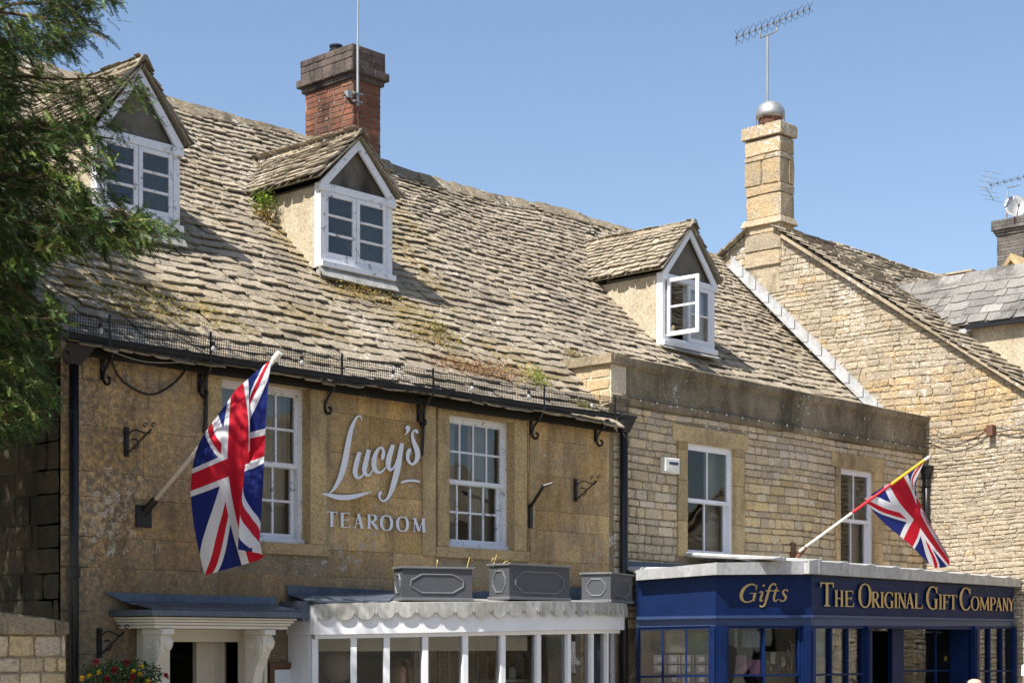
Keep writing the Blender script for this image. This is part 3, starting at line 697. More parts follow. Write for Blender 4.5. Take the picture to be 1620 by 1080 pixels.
# ---- sash windows
def surround(W, parent, left=.16, right=.2, sill=.11, top=0, name="window_surround", mat='trim'):
    x0, x1, z0, z1 = W; g = M()
    g.box(x0 - left, x0 + .004, FY - .018, FY + .3, z0 + .003, z1 + .035, (.5, .5, 0)); g.box(x1 - .004, x1 + right, FY - .018, FY + .3, z0 + .003, z1 + .035, (.3, .6, 0))
    g.box(x0 - left - .03, x1 + right + .03, FY - .03, FY + .3, z0 - sill, z0 + .002, (.6, .3, 0))
    if top: g.box(x0 - left - .02, x1 + right, FY - .014, FY + .3, z1 + .036, z1 + top, (.8, .5, 0))
    else: g.box(x0 + .005, x1 - .005, FY - .006, FY + .3, z1 - .004, z1 + .035, (.5, .5, 0))
    return g.build(name, MT[mat], parent, bevel=.006)
def sash_window(W, parent, nx, nu, nl, mat, curtain=True, dark=False, label=None, rv=.11):
    x0, x1, z0, z1 = W; y = FY + rv; f = .055; g = M()
    g.box(x0, x0 + f, y, y + .1, z0, z1); g.box(x1 - f, x1, y, y + .1, z0, z1); g.box(x0 + f, x1 - f, y + .001, y + .1, z1 - f * .8, z1)
    g.box(x0 + .002, x1 - .002, y - .035, y + .1, z0, z0 + .05)
    wn = g.build("sash_window", mat, parent, bevel=.004)
    if label: wn['label'] = label
    zm = (z0 + .05 + z1 - f * .8) / 2
    g = M(); sash_panes(g, x0 + f, x1 - f, y + .012, zm - .02, z1 - f * .8, nx, nu, bar=.022, st=.04); g.build("upper_sash", mat, wn)
    g = M(); sash_panes(g, x0 + f + .004, x1 - f - .004, y + .056, z0 + .051, zm + .02, nx, nl, bar=.022, st=.045); g.build("lower_sash", mat, wn)
    g = M()
    g.add([(x0 + f, y + .03, zm), (x1 - f, y + .03, zm), (x1 - f, y + .03, z1 - .06), (x0 + f, y + .03, z1 - .06)], [(0, 1, 2, 3)])
    g.add([(x0 + f, y + .075, z0 + .08), (x1 - f, y + .075, z0 + .08), (x1 - f, y + .075, zm), (x0 + f, y + .075, zm)], [(0, 1, 2, 3)])
    g.build("pane", MT['glassd' if dark else 'glass'], wn, fix=False)
    if curtain:
        g = M(); r_ = random.Random(int(x0 * 10))
        for a, b in ((x0, x0 + (x1 - x0) * .42), (x0 + (x1 - x0) * .62, x1)):
            n = 26; vs = []
            for i in range(n + 1):
                q = a + (b - a) * i / n; yy = y + .22 + .022 * math.sin(i * 1.5 + r_.random())
                vs += [(q, yy, z0 - .05), (q, yy, z1)]
            g.add(vs, [(2 * i, 2 * i + 2, 2 * i + 3, 2 * i + 1) for i in range(n)])
        g.build("curtain", MT['curtain'], wn, smooth=True, fix=False)
    return wn
surround(W1, T); surround(W2, T)
sash_window(W1, T, 4, 2, 2, MT['whitew'], label="white sash window behind the large flag")
sash_window(W2, T, 4, 2, 2, MT['whitew'], label="white sash window right of the lettering")
# vertical stone strips at the joints beside the windows
for a_, b_, o_, z0_, z1_, tt_ in ((668, 688, .012, W2[2] - .1, EZ, (.6, .55, 0)), (838, 846, .006, W2[2] - .1, EZ - .1, (.5, .2, 0)), (513, 522, .008, W1[2] - .1, EZ - .05, (.9, .0, 0))):
    g = M(); g.box(F(a_, 0).x, F(b_, 0).x, FY - o_, FY + .02, z0_, z1_, tt_); g.build("pilaster_strip", MT['trim'], T)
# ============================================================ DOOR CANOPY, DOOR
def Zat(px, py, y): return P(px, py, y=y).z
cyf = FY - .6
cl, cr = P(243, 0, y=cyf).x, P(470, 0, y=cyf).x
g = M(); zt, zb = Zat(243, 972, cyf), Zat(243, 993, cyf)
st = [(0, zb, .0), (.3, zb + (zt - zb) * .3, .03), (.55, zb + (zt - zb) * .55, .055), (.8, zt - .012, .075)]
lv = [zb, zb + (zt - zb) * .28, zb + (zt - zb) * .5, zb + (zt - zb) * .72, zt - .01]
for i, (a, b) in enumerate(zip(lv[:-1], lv[1:])):
    o = .02 * i
    g.box(cl - o + .06, cr + o - .06, cyf - o + .06, FY + .005, a, b - .003)
CN = g.build("door_canopy", MT['cream'], T, bevel=.006)
g = M(); g.box(cl - .05, cr + .06, cyf - .05, FY + .0, zt - .006, zt + .045)
zu = Zat(300, 940, FY)
xw0, xw1 = F(162, 0).x, F(437, 0).x
a0, a1 = Vector((xw0, FY - .004, zu)), Vector((xw1, FY - .004, zu - .005))
g.prism([a0, a1, (xw1 - .05, FY - .03, zt + .12), (xw0 + .2, FY - .03, zt + .12)], (0, -.012, 0))
g.prism([(xw0 + .2, FY - .03, zt + .12), (xw1 - .05, FY - .03, zt + .12), (cr + .03, cyf - .02, zt + .05), (cl - .03, cyf - .02, zt + .05)], (0, 0, .012))
g.build("lead_covering", MT['lead'], CN)
# scrolled console brackets
def console(px, px2):
    x = P(px, 0, y=FY - .38).x - .05; wd = .1; g = M()
    prof = []                                # S-shaped profile, y out from wall / z down
    top = zb - .002
    pts = [(.52, top - .05), (.53, top - .12), (.5, top - .2), (.42, top - .27), (.34, top - .33), (.27, top - .42), (.22, top - .5), (.22, top - .56), (.27, top - .6), (.29, top - .66), (.25, top - .7), (.2, top - .72), (.21, top - .76), (.2, top - .9)]
    back = [(.0, top - .9), (.0, top - .05)]
    g.prism([(x, FY - .25 - .52 * p[0], p[1]) for p in pts + back], (wd, 0, 0))
    o = g.build("console", MT['cream'], CN, bevel=.006)
    for s in (x - .008, x + wd - .004):
        g = M()
        for rr, cz, cy_ in ((.085, top - .17, .4), (.05, top - .17, .4), (.04, top - .63, .335)):
            ring = [(s + .006, FY - cy_ + rr * math.cos(t), cz + rr * math.sin(t)) for t in [i * .42 for i in range(13)]]
            g.tube(ring, .011, 6)
        g.build("scroll", MT['cream'], o)
    g = M(); g.box(x - .012, x + wd + .012, FY - .56, FY - .26, top - .05, top - .002); g.build("console_cap", MT['cream'], o)
    g = M(); c = (P(px2, 0, y=cyf + .1).x, cyf + .1, top - .2)
    g.lathe([(.01, 0), (.035, .015), (.052, .05), (.056, .08), (.06, .09), (.052, .1), (.04, .13), (.025, .15), (.03, .165), (.04, .2)], c, 16)
    g.build("acorn_finial", MT['cream'], o, smooth=True)
console(247, 264); console(408, 425)
x0, x1, z0, z1 = DOOR
g = M(); 
g.box(x0 - .16, x0, FY - .25, FY + .2, .12, zb - .003); g.box(x1, x1 + .12, FY - .25, FY + .2, .12, zb - .003); g.box(x0, x1, FY - .045, FY + .2, z1 - .05, zb)
g.box(x0 - .185, x0 - .15, FY - .27, FY, .12, zb - .004); g.box(x1 + .09, x1 + .125, FY - .27, FY, .12, zb - .004)
DF = g.build("door_frame", MT['cream'], T, bevel=.006)
g = M(); xm = P(306, 0, y=FY + .25).x
g.box(xm, x1, FY + .22, FY + .26, .12, z1 - .051); g.box(xm, xm + .02, FY + .2, FY + .22, .12, z1 - .06); g.box(x1 - .12, x1 - .1, FY + .2, FY + .22, .12, z1 - .06)
g.build("door", MT['cream'], DF)
g = M(); g.box(x0 - .1, x1 + .1, FY + 1.8, FY + 1.85, 0, 2.3); g.box(x0 - .1, x1 + .1, FY + .4, FY + 1.8, 2.25, 2.29); g.box(x0 - .2, x0 - .1, FY + .4, FY + 1.8, 0, 2.3); g.box(x1 + .12, x1 + .16, FY + .4, FY + 1.8, 0, 2.3)
g.box(x0, x1, FY + .9, FY + 1.0, 1.98, 2.02)
g.build("lobby", MT['roomdark'], DF)

# ============================================================ BOW WINDOW
BCX, BCY, BR, BPHI = 12.94, 14.59, 3.20, rad(46.5)   # plan circle of the fascia face
BX0, BX1 = BCX - BR * math.sin(BPHI), BCX + BR * math.sin(BPHI)
def bow_y(x, ins=0.):
    return BCY - math.sqrt(max(.01, BR ** 2 - (x - BCX) ** 2))
def bow_pts(n, ins=0.):
    out = []
    for i in range(n + 1):
        t = -BPHI + 2 * BPHI * i / n; nn = Vector((math.sin(t), -math.cos(t)))
        out.append((BCX + nn.x * (BR - ins), BCY + nn.y * (BR - ins), nn))
    return out
ZB0, ZB1 = EYE + .10, EYE + .175             # fascia bottom, left and right
def fz(x): q = (x - BX0) / (BX1 - BX0); return ZB0 + (ZB1 - ZB0) * (1 - (1 - min(max(q, 0), 1)) ** 1.6)
FH = .285                                     # fascia height below the lead
def band(m, pts, z0f, z1f, th, tint=(.5, .5, .5)):
    n = len(pts); vs = []
    for (x, y, nn) in pts:
        for dx in (0, th):
            vs += [(x - nn.x * dx, y - nn.y * dx, z0f(x)), (x - nn.x * dx, y - nn.y * dx, z1f(x))]
    fs = []
    for i in range(n - 1):
        a, b = 4 * i, 4 * (i + 1)
        fs += [(a, b, b + 1, a + 1), (a + 2, a + 3, b + 3, b + 2), (a + 1, b + 1, b + 3, a + 3), (a, a + 2, b + 2, b)]
    fs += [(0, 1, 3, 2), (4 * n - 4, 4 * n - 2, 4 * n - 1, 4 * n - 3)]
    m.add(vs, fs, tint)
ret = lambda pts: [(BX0, FY, Vector((-1, 0)))] + pts + [(BX1, FY, Vector((1, 0)))]
BW = thing_bow = M()
bp = bow_pts(60)
band(BW, bp, fz, lambda x: fz(x) + FH, .05)
BW.box(BX0, BX0 + .05, bow_y(BX0) + .002, FY, fz(BX0), fz(BX0) + FH); BW.box(BX1 - .05, BX1, bow_y(BX1) + .002, FY, fz(BX1), fz(BX1) + FH)
B = BW.build("bow_window", MT['white'], T)
g = M(); inner = bow_pts(60, .05); 
band(g, inner, lambda x: fz(x) - .04, lambda x: fz(x) - .002, .05); g.build("head_rail", MT['white'], B)
# posts
posts_px = [498, 559, 612, 674, 736, 797, 853, 901, 938, 962]
bi = bow_pts(400, .06)
def px_of(x, y):
    t = x * CA + y * SA; return 810 + F_PX * (x * SA - y * CA) / t
post_xy = []
for pxx in posts_px:
    k = min(range(0, 381), key=lambda i: abs(px_of(bi[i][0], bi[i][1]) - pxx) + (0 if pxx > 500 else 0)); post_xy.append(bi[k])
for (x, y, nn) in post_xy:
    tg = Vector((-nn.y, nn.x)); g = M()
    hw_, dp_ = .03, .08
    c4 = [Vector((x, y)) + tg * a - nn * b for a, b in ((-hw_, 0), (hw_, 0), (hw_, dp_), (-hw_, dp_))]
    g.hexa([(c.x, c.y, .75) for c in c4] + [(c.x, c.y, fz(x) - .04) for c in c4]); g.build("post", MT['white'], B, bevel=.004)
for a_, b_, c_, d_, e_ in ((BX0 + .02, BX0 + .12, bow_y(BX0) + .1, FY, .002), (BX1 - .1, BX1 - .02, bow_y(BX1) + .1, FY, .002)):
    g = M(); g.box(a_, b_, c_, d_, .6, fz(a_) - e_); g.build("side_frame", MT['white'], B)
g = M(); gl_ = bow_pts(60, .1); vs = []
for (x, y, nn) in gl_: vs += [(x, y, .8), (x, y, fz(x) - .02)]
g.add(vs, [(2 * i, 2 * i + 2, 2 * i + 3, 2 * i + 1) for i in range(60)]); g.build("pane", MT['glassd'], B, fix=False)
g = M(); band(g, bow_pts(60, .0), lambda x: .0, lambda x: .8, .1); g.build("stall_riser", MT['white'], B)
# transom rail low on the right half
# lead roof with scalloped apron
LT = .135                                    # height of plain lead edge
o_ = bow_pts(240, -.028); zt_ = lambda x: fz(x) + FH + .005
g = M(); top = []
n = len(o_)
vs = []; fs = []
for (x, y, nn) in o_: vs += [(x, y, zt_(x) + .0), (x, FY - .03, zt_(x) + .06)]
fs = [(2 * i, 2 * i + 2, 2 * i + 3, 2 * i + 1) for i in range(n - 1)]
g.add(vs, fs)
# apron: arc length parameter -> scallop depth
acc = 0; prev = None; cols = []
SCW = .196
for (x, y, nn) in o_:
    if prev: acc += math.hypot(x - prev[0], y - prev[1])
    prev = (x, y); cols.append((x, y, nn, acc))
def scal(s):
    q = (s / SCW) % 1.0
    jit_ = .012 * math.sin(math.floor(s / SCW) * 7.3)
    if .92 < q or q < .08:                    # the little tooth between scallops
        qq = (q + .08) % 1.0 / .16; return .082 + .028 * (1 - abs(qq - .5) * 2)
    qq = (q - .08) / .84; return .08 + jit_ * .6 + .07 * math.sqrt(max(0, 1 - (2 * qq - 1) ** 2))
fine = []
for i in range(len(cols) - 1):
    for k in range(4):
        f_ = k / 4; a, b = cols[i], cols[i + 1]
        fine.append(tuple(a[j] * (1 - f_) + b[j] * f_ if j != 2 else a[2] for j in range(4)))
fine.append(cols[-1])
vs = []
for (x, y, nn, s) in fine:
    d_ = scal(s); fl = .01
    for off in (0, .006):
        vs += [(x - nn.x * off, y - nn.y * off, zt_(x)), (x + nn.x * (fl - off), y + nn.y * (fl - off), zt_(x) - d_)]
fs = []
for i in range(len(fine) - 1):
    a, b = 4 * i, 4 * i + 4; fs += [(a, b, b + 1, a + 1), (a + 2, a + 3, b + 3, b + 2), (a + 1, b + 1, b + 3, a + 3)]
g.add(vs, fs)
g.build("scalloped_lead_roof", MT['leadm'], B)
# upstand flashing on the wall behind
g = M(); ua, ub_ = F(452, 0).x, F(1003, 0).x
g.prism([(ua, FY - .004, Zat(452, 925, FY)), (F(700, 0).x, FY - .004, Zat(700, 938, FY)), (ub_, FY - .004, Zat(1003, 925, FY)), (ub_, FY - .004, zt_(BX1)), (BX0 + .05, FY - .004, zt_(BX0) - .05)], (0, -.012, 0))
g.prism([(BX0 - .02, FY - .02, zt_(BX0) + .10), (BX0 + 1.5, FY - .02, zt_(BX0) + .16), (BX0 + .6, bow_y(BX0 + .6) + .1, zt_(BX0 + .6) + .01), (BX0 - .02, bow_y(BX0) - .03, zt_(BX0) + .01)], (0, 0, .01))
g.box(BX0 - .1, BX0 - .02, 12.44, FY - .02, zt_(BX0) - .16, zt_(BX0) + .03)
g.build("lead_flashing", MT['lead'], B)
# interior of the tea room
g = M(); g.box(11.1, 14.8, 12.2, FY + 3.2, fz(BX1) + .03, fz(BX1) + .08); g.box(12.0, 13.9, 11.75, 12.2, fz(BX1) + .032, fz(BX1) + .08); g.build("shop_ceiling", MT['room'], B)
g = M(); g.box(10.3, 15.7, FY + 3.0, FY + 3.1, 0, 2.3); g.box(10.25, 10.32, FY + .4, FY + 3.1, 0, 2.3); 
g.build("shop_back_wall", MT['roommid'], B)
g = M(); g.box(14.95, 15.0, 12.75, FY + 3, 0, 2.3); g.box(13.5, 14.95, FY + 1.2, FY + 1.25, .5, 2.25); g.build("panelled_partition", MT['render_c'], B)
g = M()
for i in range(9): xx = 13.55 + i * .16; g.box(xx, xx + .02, FY + 1.18, FY + 1.2, .5, 2.2)
g.build("partition_batten", MT['cream'], B)
g = M(); g.box(10.9, 14.2, 12.9, 13.0, EYE - .06, fz(BX1) + .025); g.build("bulkhead", MT['cream'], B)
# things inside
L1 = P(534, 1052, y=13.0)
LN = thing("lantern", "round wicker lantern hanging behind the left pane of the bow window", "lantern", L1)
g = M(); g.lathe([(.03, -.17), (.1, -.14), (.15, -.06), (.165, 0), (.15, .08), (.1, .13), (.05, .15)], L1, 18, (.3, .24, .2)); g.build("shade", MT['goods'], LN, smooth=True)
g = M()
for q in (-.07, .08): g.tube([(L1.x + q, L1.y, L1.z - .12), (L1.x + q, L1.y, L1.z - .5)], .006, 5, (.5, .5, .5))
g.tube([(L1.x, L1.y, L1.z + .15), (L1.x, L1.y, L1.z + .5)], .004, 5); g.build("cord", MT['goods'], LN)
L2 = P(862, 1024, y=FY + 1.0)
WLm = thing("wall_lamp", "small glowing amber wall lamp on the panelling inside the tearoom", "lamp", L2)
g = M(); g.lathe([(.05, -.05), (.075, 0), (.05, .08)], L2, 14); g.build("lamp_shade", MT['glow'], WLm, smooth=True)
g = M(); g.bar(L2 + Vector((0, .02, -.06)), L2 + Vector((0, .18, -.06)), .02); g.build("arm", MT['black'], WLm)
L3 = P(820, 1004, y=12.15)
HT = M()
for k in range(14):
    t = k / 13 * 2 * math.pi; hx = .075 * 16 * math.sin(t) ** 3 / 16; hz = .07 * (13 * math.cos(t) - 5 * math.cos(2 * t) - 2 * math.cos(3 * t) - math.cos(4 * t)) / 16
    t2 = (k + 1) / 13 * 2 * math.pi; hx2 = .075 * math.sin(t2) ** 3; hz2 = .07 * (13 * math.cos(t2) - 5 * math.cos(2 * t2) - 2 * math.cos(3 * t2) - math.cos(4 * t2)) / 16
    if k < 13: HT.tube([(L3.x + hx, L3.y, L3.z + hz), (L3.x + hx2, L3.y, L3.z + hz2)], .008, 5)
for q in (-.03, 0, .03): HT.tube([(L3.x + q, L3.y, L3.z + .05), (L3.x + q * .3, L3.y, L3.z - .04)], .005, 5)
HT.tube([(L3.x, L3.y, L3.z + .04), (L3.x, L3.y, L3.z + .16)], .003, 5)
tag(HT.build("heart_ornament", MT['white']), "white wire heart hanging in a bow window pane", "ornament")
# woman behind the glass: one skinned bust
def skin_body(name, joints, edges, radii, mat, parent, sub=2):
    me = bpy.data.meshes.new(name); off = Vector(parent['_o']); me.from_pydata([tuple(Vector(j) - off) for j in joints], edges, [])
    o = bpy.data.objects.new(name, me); S.collection.objects.link(o); o.parent = parent
    sk = o.modifiers.new("skin", 'SKIN'); sk.use_smooth_shade = True
    for v, r in zip(me.skin_vertices[0].data, radii): v.radius = (r if isinstance(r, tuple) else (r, r))
    me.skin_vertices[0].data[0].use_root = True
    ss = o.modifiers.new("sub", 'SUBSURF'); ss.levels = sub; ss.render_levels = sub
    me.materials.append(mat); return o
def person(loc, height, face, label, hairm, top_m, bald=False, yawdir=None):
    """standing figure built round a skinned skeleton; face = unit vector the person looks along"""
    loc = Vector(loc); h = height; hd = h / 7.5; fw_ = Vector((face[0], face[1], 0)).normalized(); rt = Vector((fw_.y, -fw_.x, 0))
    Pn = thing("person", label, "person", loc)
    q = lambda r, f, z: loc + rt * r + fw_ * f + Vector((0, 0, z))
    J = [q(0, 0, .52 * h), q(0, 0, .62 * h), q(0, .01, .74 * h), q(0, 0, .815 * h), q(0, .0, .855 * h), q(0, .015, .90 * h), q(0, .01, .955 * h)]
    R = [(.15, .11), (.13, .1), (.16, .11), (.08, .07), .055, (.07, .085), (.075, .09)]
    Ed = [(0, 1), (1, 2), (2, 3), (3, 4), (4, 5), (5, 6)]
    for s in (-1, 1):
        b = len(J); J += [q(s * .17, 0, .80 * h), q(s * .21, .02, .63 * h), q(s * .2, .14, .53 * h), q(s * .17, .2, .5 * h)]; R += [.06, .045, .034, .028]; Ed += [(3, b), (b, b + 1), (b + 1, b + 2), (b + 2, b + 3)]
        for k in range(5):
            e = len(J); J.append(q(s * (.15 + .012 * k), .26 - .01 * abs(k - 2), .485 * h)); R.append(.009); Ed.append((b + 3, e))
        b = len(J); J += [q(s * .1, 0, .47 * h), q(s * .1, .02, .27 * h), q(s * .1, -.01, .05 * h), q(s * .11, .12, .02 * h)]; R += [.09, .06, .045, .035]; Ed += [(0, b), (b, b + 1), (b + 1, b + 2), (b + 2, b + 3)]
    skin_body("body", J, Ed, R, MT['skin'], Pn)
    c = q(0, .02, .93 * h); g = M()
    g.lathe([(.005, -.02), (.014, -.012), (.012, .0), (.004, .012)], c + fw_ * .088 + Vector((0, 0, -.02)), 8)     # nose
    for s in (-1, 1):
        g.lathe([(.004, -.012), (.012, 0), (.004, .014)], c + rt * s * .078 + Vector((0, 0, -.01)), 8)
    g.build("facial_feature", MT['skin'], Pn, smooth=True)
    g = M()
    for s in (-1, 1): g.lathe([(.002, -.006), (.009, 0), (.002, .006)], c + fw_ * .082 + rt * s * .032 + Vector((0, 0, .012)), 8)
    g.build("eye", MT['cloth'], Pn); 
    g = M(); g.bar(c + fw_ * .088 - rt * .022 + Vector((0, 0, -.055)), c + fw_ * .088 + rt * .022 + Vector((0, 0, -.055)), .006, .008, tint=(.4, .1, .1)); g.build("mouth", MT['redp'], Pn)
    # clothing: jacket and trousers as shells
    g = M()
    secs = [(.46, .15, .12), (.55, .17, .13), (.64, .155, .12), (.74, .19, .13), (.79, .2, .12), (.825, .11, .09)]
    vs = []; nn_ = 16
    for (zz, a, b2) in secs:
        for k in range(nn_): t = 2 * math.pi * k / nn_; vs.append(q(a * math.cos(t), b2 * math.sin(t), zz * h))
    g.add(vs, [(i * nn_ + k, i * nn_ + (k + 1) % nn_, (i + 1) * nn_ + (k + 1) % nn_, (i + 1) * nn_ + k) for i in range(len(secs) - 1) for k in range(nn_)])
    for s in (-1, 1): g.tube([q(s * .17, 0, .805 * h), q(s * .215, .02, .63 * h), q(s * .2, .14, .53 * h)], [.075, .06, .045], 10)
    g.build("jacket", top_m, Pn, smooth=True)
    g = M()
    for s in (-1, 1): g.tube([q(s * .085, 0, .53 * h), q(s * .1, .02, .27 * h), q(s * .1, 0, .04 * h)], [.12, .08, .065], 12)
    g.build("trousers", MT['cloth'], Pn, smooth=True)
    if not bald:
        g = M(); r_ = random.Random(4)
        for k in range(70):
            t = r_.uniform(.12, .88) * 2 * math.pi - math.pi / 2 + math.pi   # leave the face open
            t = math.pi / 2 + r_.uniform(.65, 2 * math.pi - .65)
            d0 = rt * math.cos(t) + fw_ * math.sin(t)
            g.tube([c + Vector((0, 0, .1)) + d0 * .02, c + d0 * .088 + Vector((0, 0, .065)), c + d0 * .105 + Vector((0, 0, -.04)), c + d0 * (.1 + r_.uniform(0, .03)) + Vector((0, 0, -.16)), c + d0 * .09 + Vector((0, 0, -.25 - r_.random() * .06))], [.02, .026, .024, .02, .008], 6)
        g.build("hair", hairm, Pn, smooth=True)
    return Pn
pc = P(632, 1040, y=12.9)
person((pc.x, pc.y, 0.16), pc.z - .16 + .02, (-.3, -1), "woman with long fair hair and dark top seen through the bow window", MT['hair'], MT['cloth'])
# crockery on a shelf
sx = P(840, 1070, y=FY + .9)
tag(M().box(sx.x - .7, sx.x + .9, sx.y - .15, sx.y + .15, sx.z - .05, sx.z - .02).build("shelf", MT['cream']), "pale shelf carrying jars inside the tearoom", "shelf")
for k in range(6):
    c = (sx.x - .55 + k * .22, sx.y, sx.z - .02); g = M(); g.lathe([(.045, 0), (.05, .02), (.05, .1), (.035, .12), (.035, .14)], c, 12)
    tag(g.build("jar", MT['white'], smooth=True), "white china jar on the shelf behind the bow window", "jar", "white jars on the tearoom shelf")

# ============================================================ GIFT SHOP BUILDING
G = thing("gift_shop_building", "parapeted rubble stone building above the navy shopfront", "building", (XG, FY, 0))
PXR = F(1462, 0).x
ZP0, ZP1 = EYE + 2.86, EYE + 3.42
W3 = (F(1087, 0).x, F(1163, 0).x, F(1125, 883).z, F(1125, 704).z); W4 = (F(1329, 0).x, F(1384, 0).x, F(1350, 900).z - .05, F(1355, 742).z)
g = M(); wall_box(g, 'x', XG, PXR, 0, ZP0 - .002, FY + .015, FY + .38, [W3, W4, (XG + .8, PXR - .3, 0, 2.4)]); GW = g.build("front_wall", MT['mortar'], G)
r2 = random.Random(77); g = M()
HG = [(h[0] - (.2 if i == 0 else .13), h[1] + .22, h[2] - .02, h[3] + (.2)) for i, h in enumerate((W3, W4))]
masonry(g, (0, FY + .012, 0), (1, 0, 0), (0, 0, 1), (0, -1, 0), rows_rand(2.3, ZP0, (.075, .135), r2), XG + .08, PXR - .02, (.12, .34), HG, gap=.013, jit=.006, proud=(0, .016), bev=.012, rnd=r2, wobble=.008,
        tf=lambda u, v: (max(0, min(1, r2.random() * .7 + (.35 if (u < 18.2 or v > 4.3) else 0))), r2.random(), 0))
g.build("rubble_facing", MT['rubble'], GW)
g = M()
for hw_ in (W3, W4):
    n_ = 4
    for a, b in ((hw_[0] - (.19 if hw_ is W3 else .12), hw_[0] + .004), (hw_[1] - .004, hw_[1] + .2)):
        z = hw_[2]
        for k, hh in enumerate((.45, .5, .38, 9)):
            zz = min(z + hh, hw_[3]); 
            if zz - z > .02: g.box(a, b, FY - .012 - .004 * (k % 2), FY + .3, z + .004, zz, (r2.random(), r2.random(), 0))
            z = zz
    g.box(hw_[0] - .3 if hw_ is W3 else hw_[0] - .22, hw_[1] + .28, FY - .016, FY + .3, hw_[3] - .004, hw_[3] + .2, (.7, .7, 0))
    g.build("window_surround", MT['trim'], GW, bevel=.008); g = M()
sash_window(W3, G, 2, 1, 1, MT['white'], False, True, "white two-pane sash window beside the alarm box", rv=.05)
sash_window(W4, G, 2, 1, 1, MT['white'], False, True, "white two-pane sash window behind the small flag", rv=.05)
g = M()
for W in (W3, W4): g.box(W[0] + (W[1] - W[0]) * .68, W[1], FY + .25, FY + .27, W[2], W[3])
g.build("curtain", MT['curtain'], G)
# parapet
px0 = F(968, 0, .05).x
g = M()
def profile_wall(m, x0, x1, tint=None):
    r_ = random.Random(9); x = x0
    while x < x1 - .01:
        l = r_.uniform(.7, 1.3); e = min(x + l, x1)
        if x1 - e < .3: e = x1
        pr = [(-.0, ZP0), (-.05, ZP0 + .01), (-.06, ZP0 + .1), (-.03, ZP0 + .13), (-.03, ZP1 - .12), (-.06, ZP1 - .1), (-.09, ZP1 - .085), (-.1, ZP1 - .01), (-.07, ZP1 + .005), (.3, ZP1 + .02), (.3, ZP0)]
        dz = r_.uniform(-.004, .004)
        m.prism([(x + .003, FY + a, b + dz) for a, b in pr], (e - x - .006, 0, 0), (r_.random(), r_.random(), 0)); x = e
profile_wall(g, px0, PXR)
PR = g.build("parapet", MT['parapet'], G)
g = M(); yb_ = 13.75
masonry(g, (px0 - .004, FY - .03, 0), (0, 1, 0), (0, 0, 1), (-1, 0, 0), [(ZP0, ZP0 + .16), (ZP0 + .16, ZP0 + .3), (ZP0 + .3, ZP1 - .1)], 0, .95, (.3, .5), gap=.012, jit=.006, proud=(0, .012), bev=.01, rnd=r2, tf=lambda u, v: (r2.random() * .5, .0, 0))
g.prism([(px0 - .002, FY - .04, ZP0), (px0 - .002, yb_, ZP0 - .2), (px0 - .002, yb_, ZP1 - .1), (px0 - .002, FY - .04, ZP1 - .1)], (.28, 0, 0), (.9, .9, 0)); g.build("parapet_return", MT['rubble'], PR)
g = M(); g.hexa([(px0 - .06, FY - .09, ZP1 - .1), (px0 + .3, FY - .09, ZP1 - .1), (px0 + .3, yb_ + .1, ZP1 - .1), (px0 - .06, yb_ + .1, ZP1 - .1), (px0 - .06, FY - .09, ZP1 + .01), (px0 + .3, FY - .09, ZP1 + .01), (px0 + .3, yb_ + .1, ZP1 + .01), (px0 - .06, yb_ + .1, ZP1 + .01)], (.7, .9, 0)); g.build("return_coping", MT['parapet'], PR)
# string of small bulbs along the lower moulding
SLt = thing("string_lights", "string of tiny white bulbs along the parapet moulding", "string lights", (px0, FY - .08, ZP0 + .08))
g = M(); pts = []
for i in range(41): xx = px0 + .3 + (PXR - px0 - .4) * i / 40; pts.append((xx, FY - .07, ZP0 + .095 - .012 * math.sin(i * 1.57) ** 2))
g.tube(pts, .004, 5); g.build("cable", MT['wire'], SLt)
for i in range(1, 40, 2):
    g = M(); c = Vector(pts[i]); g.lathe([(.003, -.018), (.009, -.01), (.008, 0), (.004, .008)], c + Vector((r2.uniform(-.05, .05), -.01, -.008)), 7); o = g.build("bulb", MT['white'], SLt)

# ---- navy shopfront: canted bay then straight front
G0, G1, G2, G3 = (15.73, 12.55), (16.27, 11.8), (17.54, 11.3), (22.82, 11.3)
SHOP = thing("shopfront", "navy blue timber shopfront with gilt lettering and a lead roof", "shopfront", (17.5, 12, 0))
def px_y(v2, py): # height of pixel row py above plan point v2
    t = v2[0] * CA + v2[1] * SA; return EYE + (HOR - py) / F_PX * t
pl = [G0, G1, G2, G3]; 
rows_ = dict(lt=[(902), (890), (887.5), (916)], lb=[918, 909, 908, 928], fb=[975, 973, 972, 979], mb=[980, 977.5, 976.5, 982], hb=[992, 989, 989, 990], gb=[1070, 1068, 1067, 1060])
RZs = {k: [px_y(p_, y_) for p_, y_ in zip(pl, v_)] for k, v_ in rows_.items()}
for k in RZs:                                # level the readings along each panel a little
    pass
def panel(m, i, z0k, z1k, off=0., th=.04, a=0., b=1., tint=(.5, .5, .5), dz0=0, dz1=0):
    A_, B_ = Vector(pl[i]), Vector(pl[i + 1]); d = (B_ - A_); nrm = Vector((d.y, -d.x)).normalized()
    za = lambda k, t: (RZs[k][i] * (1 - t) + RZs[k][i + 1] * t) if isinstance(k, str) else k
    p0, p1 = A_ + d * a, A_ + d * b; q = []
    for zk, dz in ((z0k, dz0), (z1k, dz1)):
        for (pp, t) in ((p0 + nrm * off, a), (p1 + nrm * off, b), (p1 + nrm * (off - th), b), (p0 + nrm * (off - th), a)):
            q.append((pp.x, pp.y, za(zk, t) + dz))
    m.hexa(q, tint)
g = M(); 
for i in range(3): panel(g, i, 'fb', 'lb', 0, .05, dz1=-.01)
FS = g.build("fascia", MT['blue'], SHOP)
g = M()
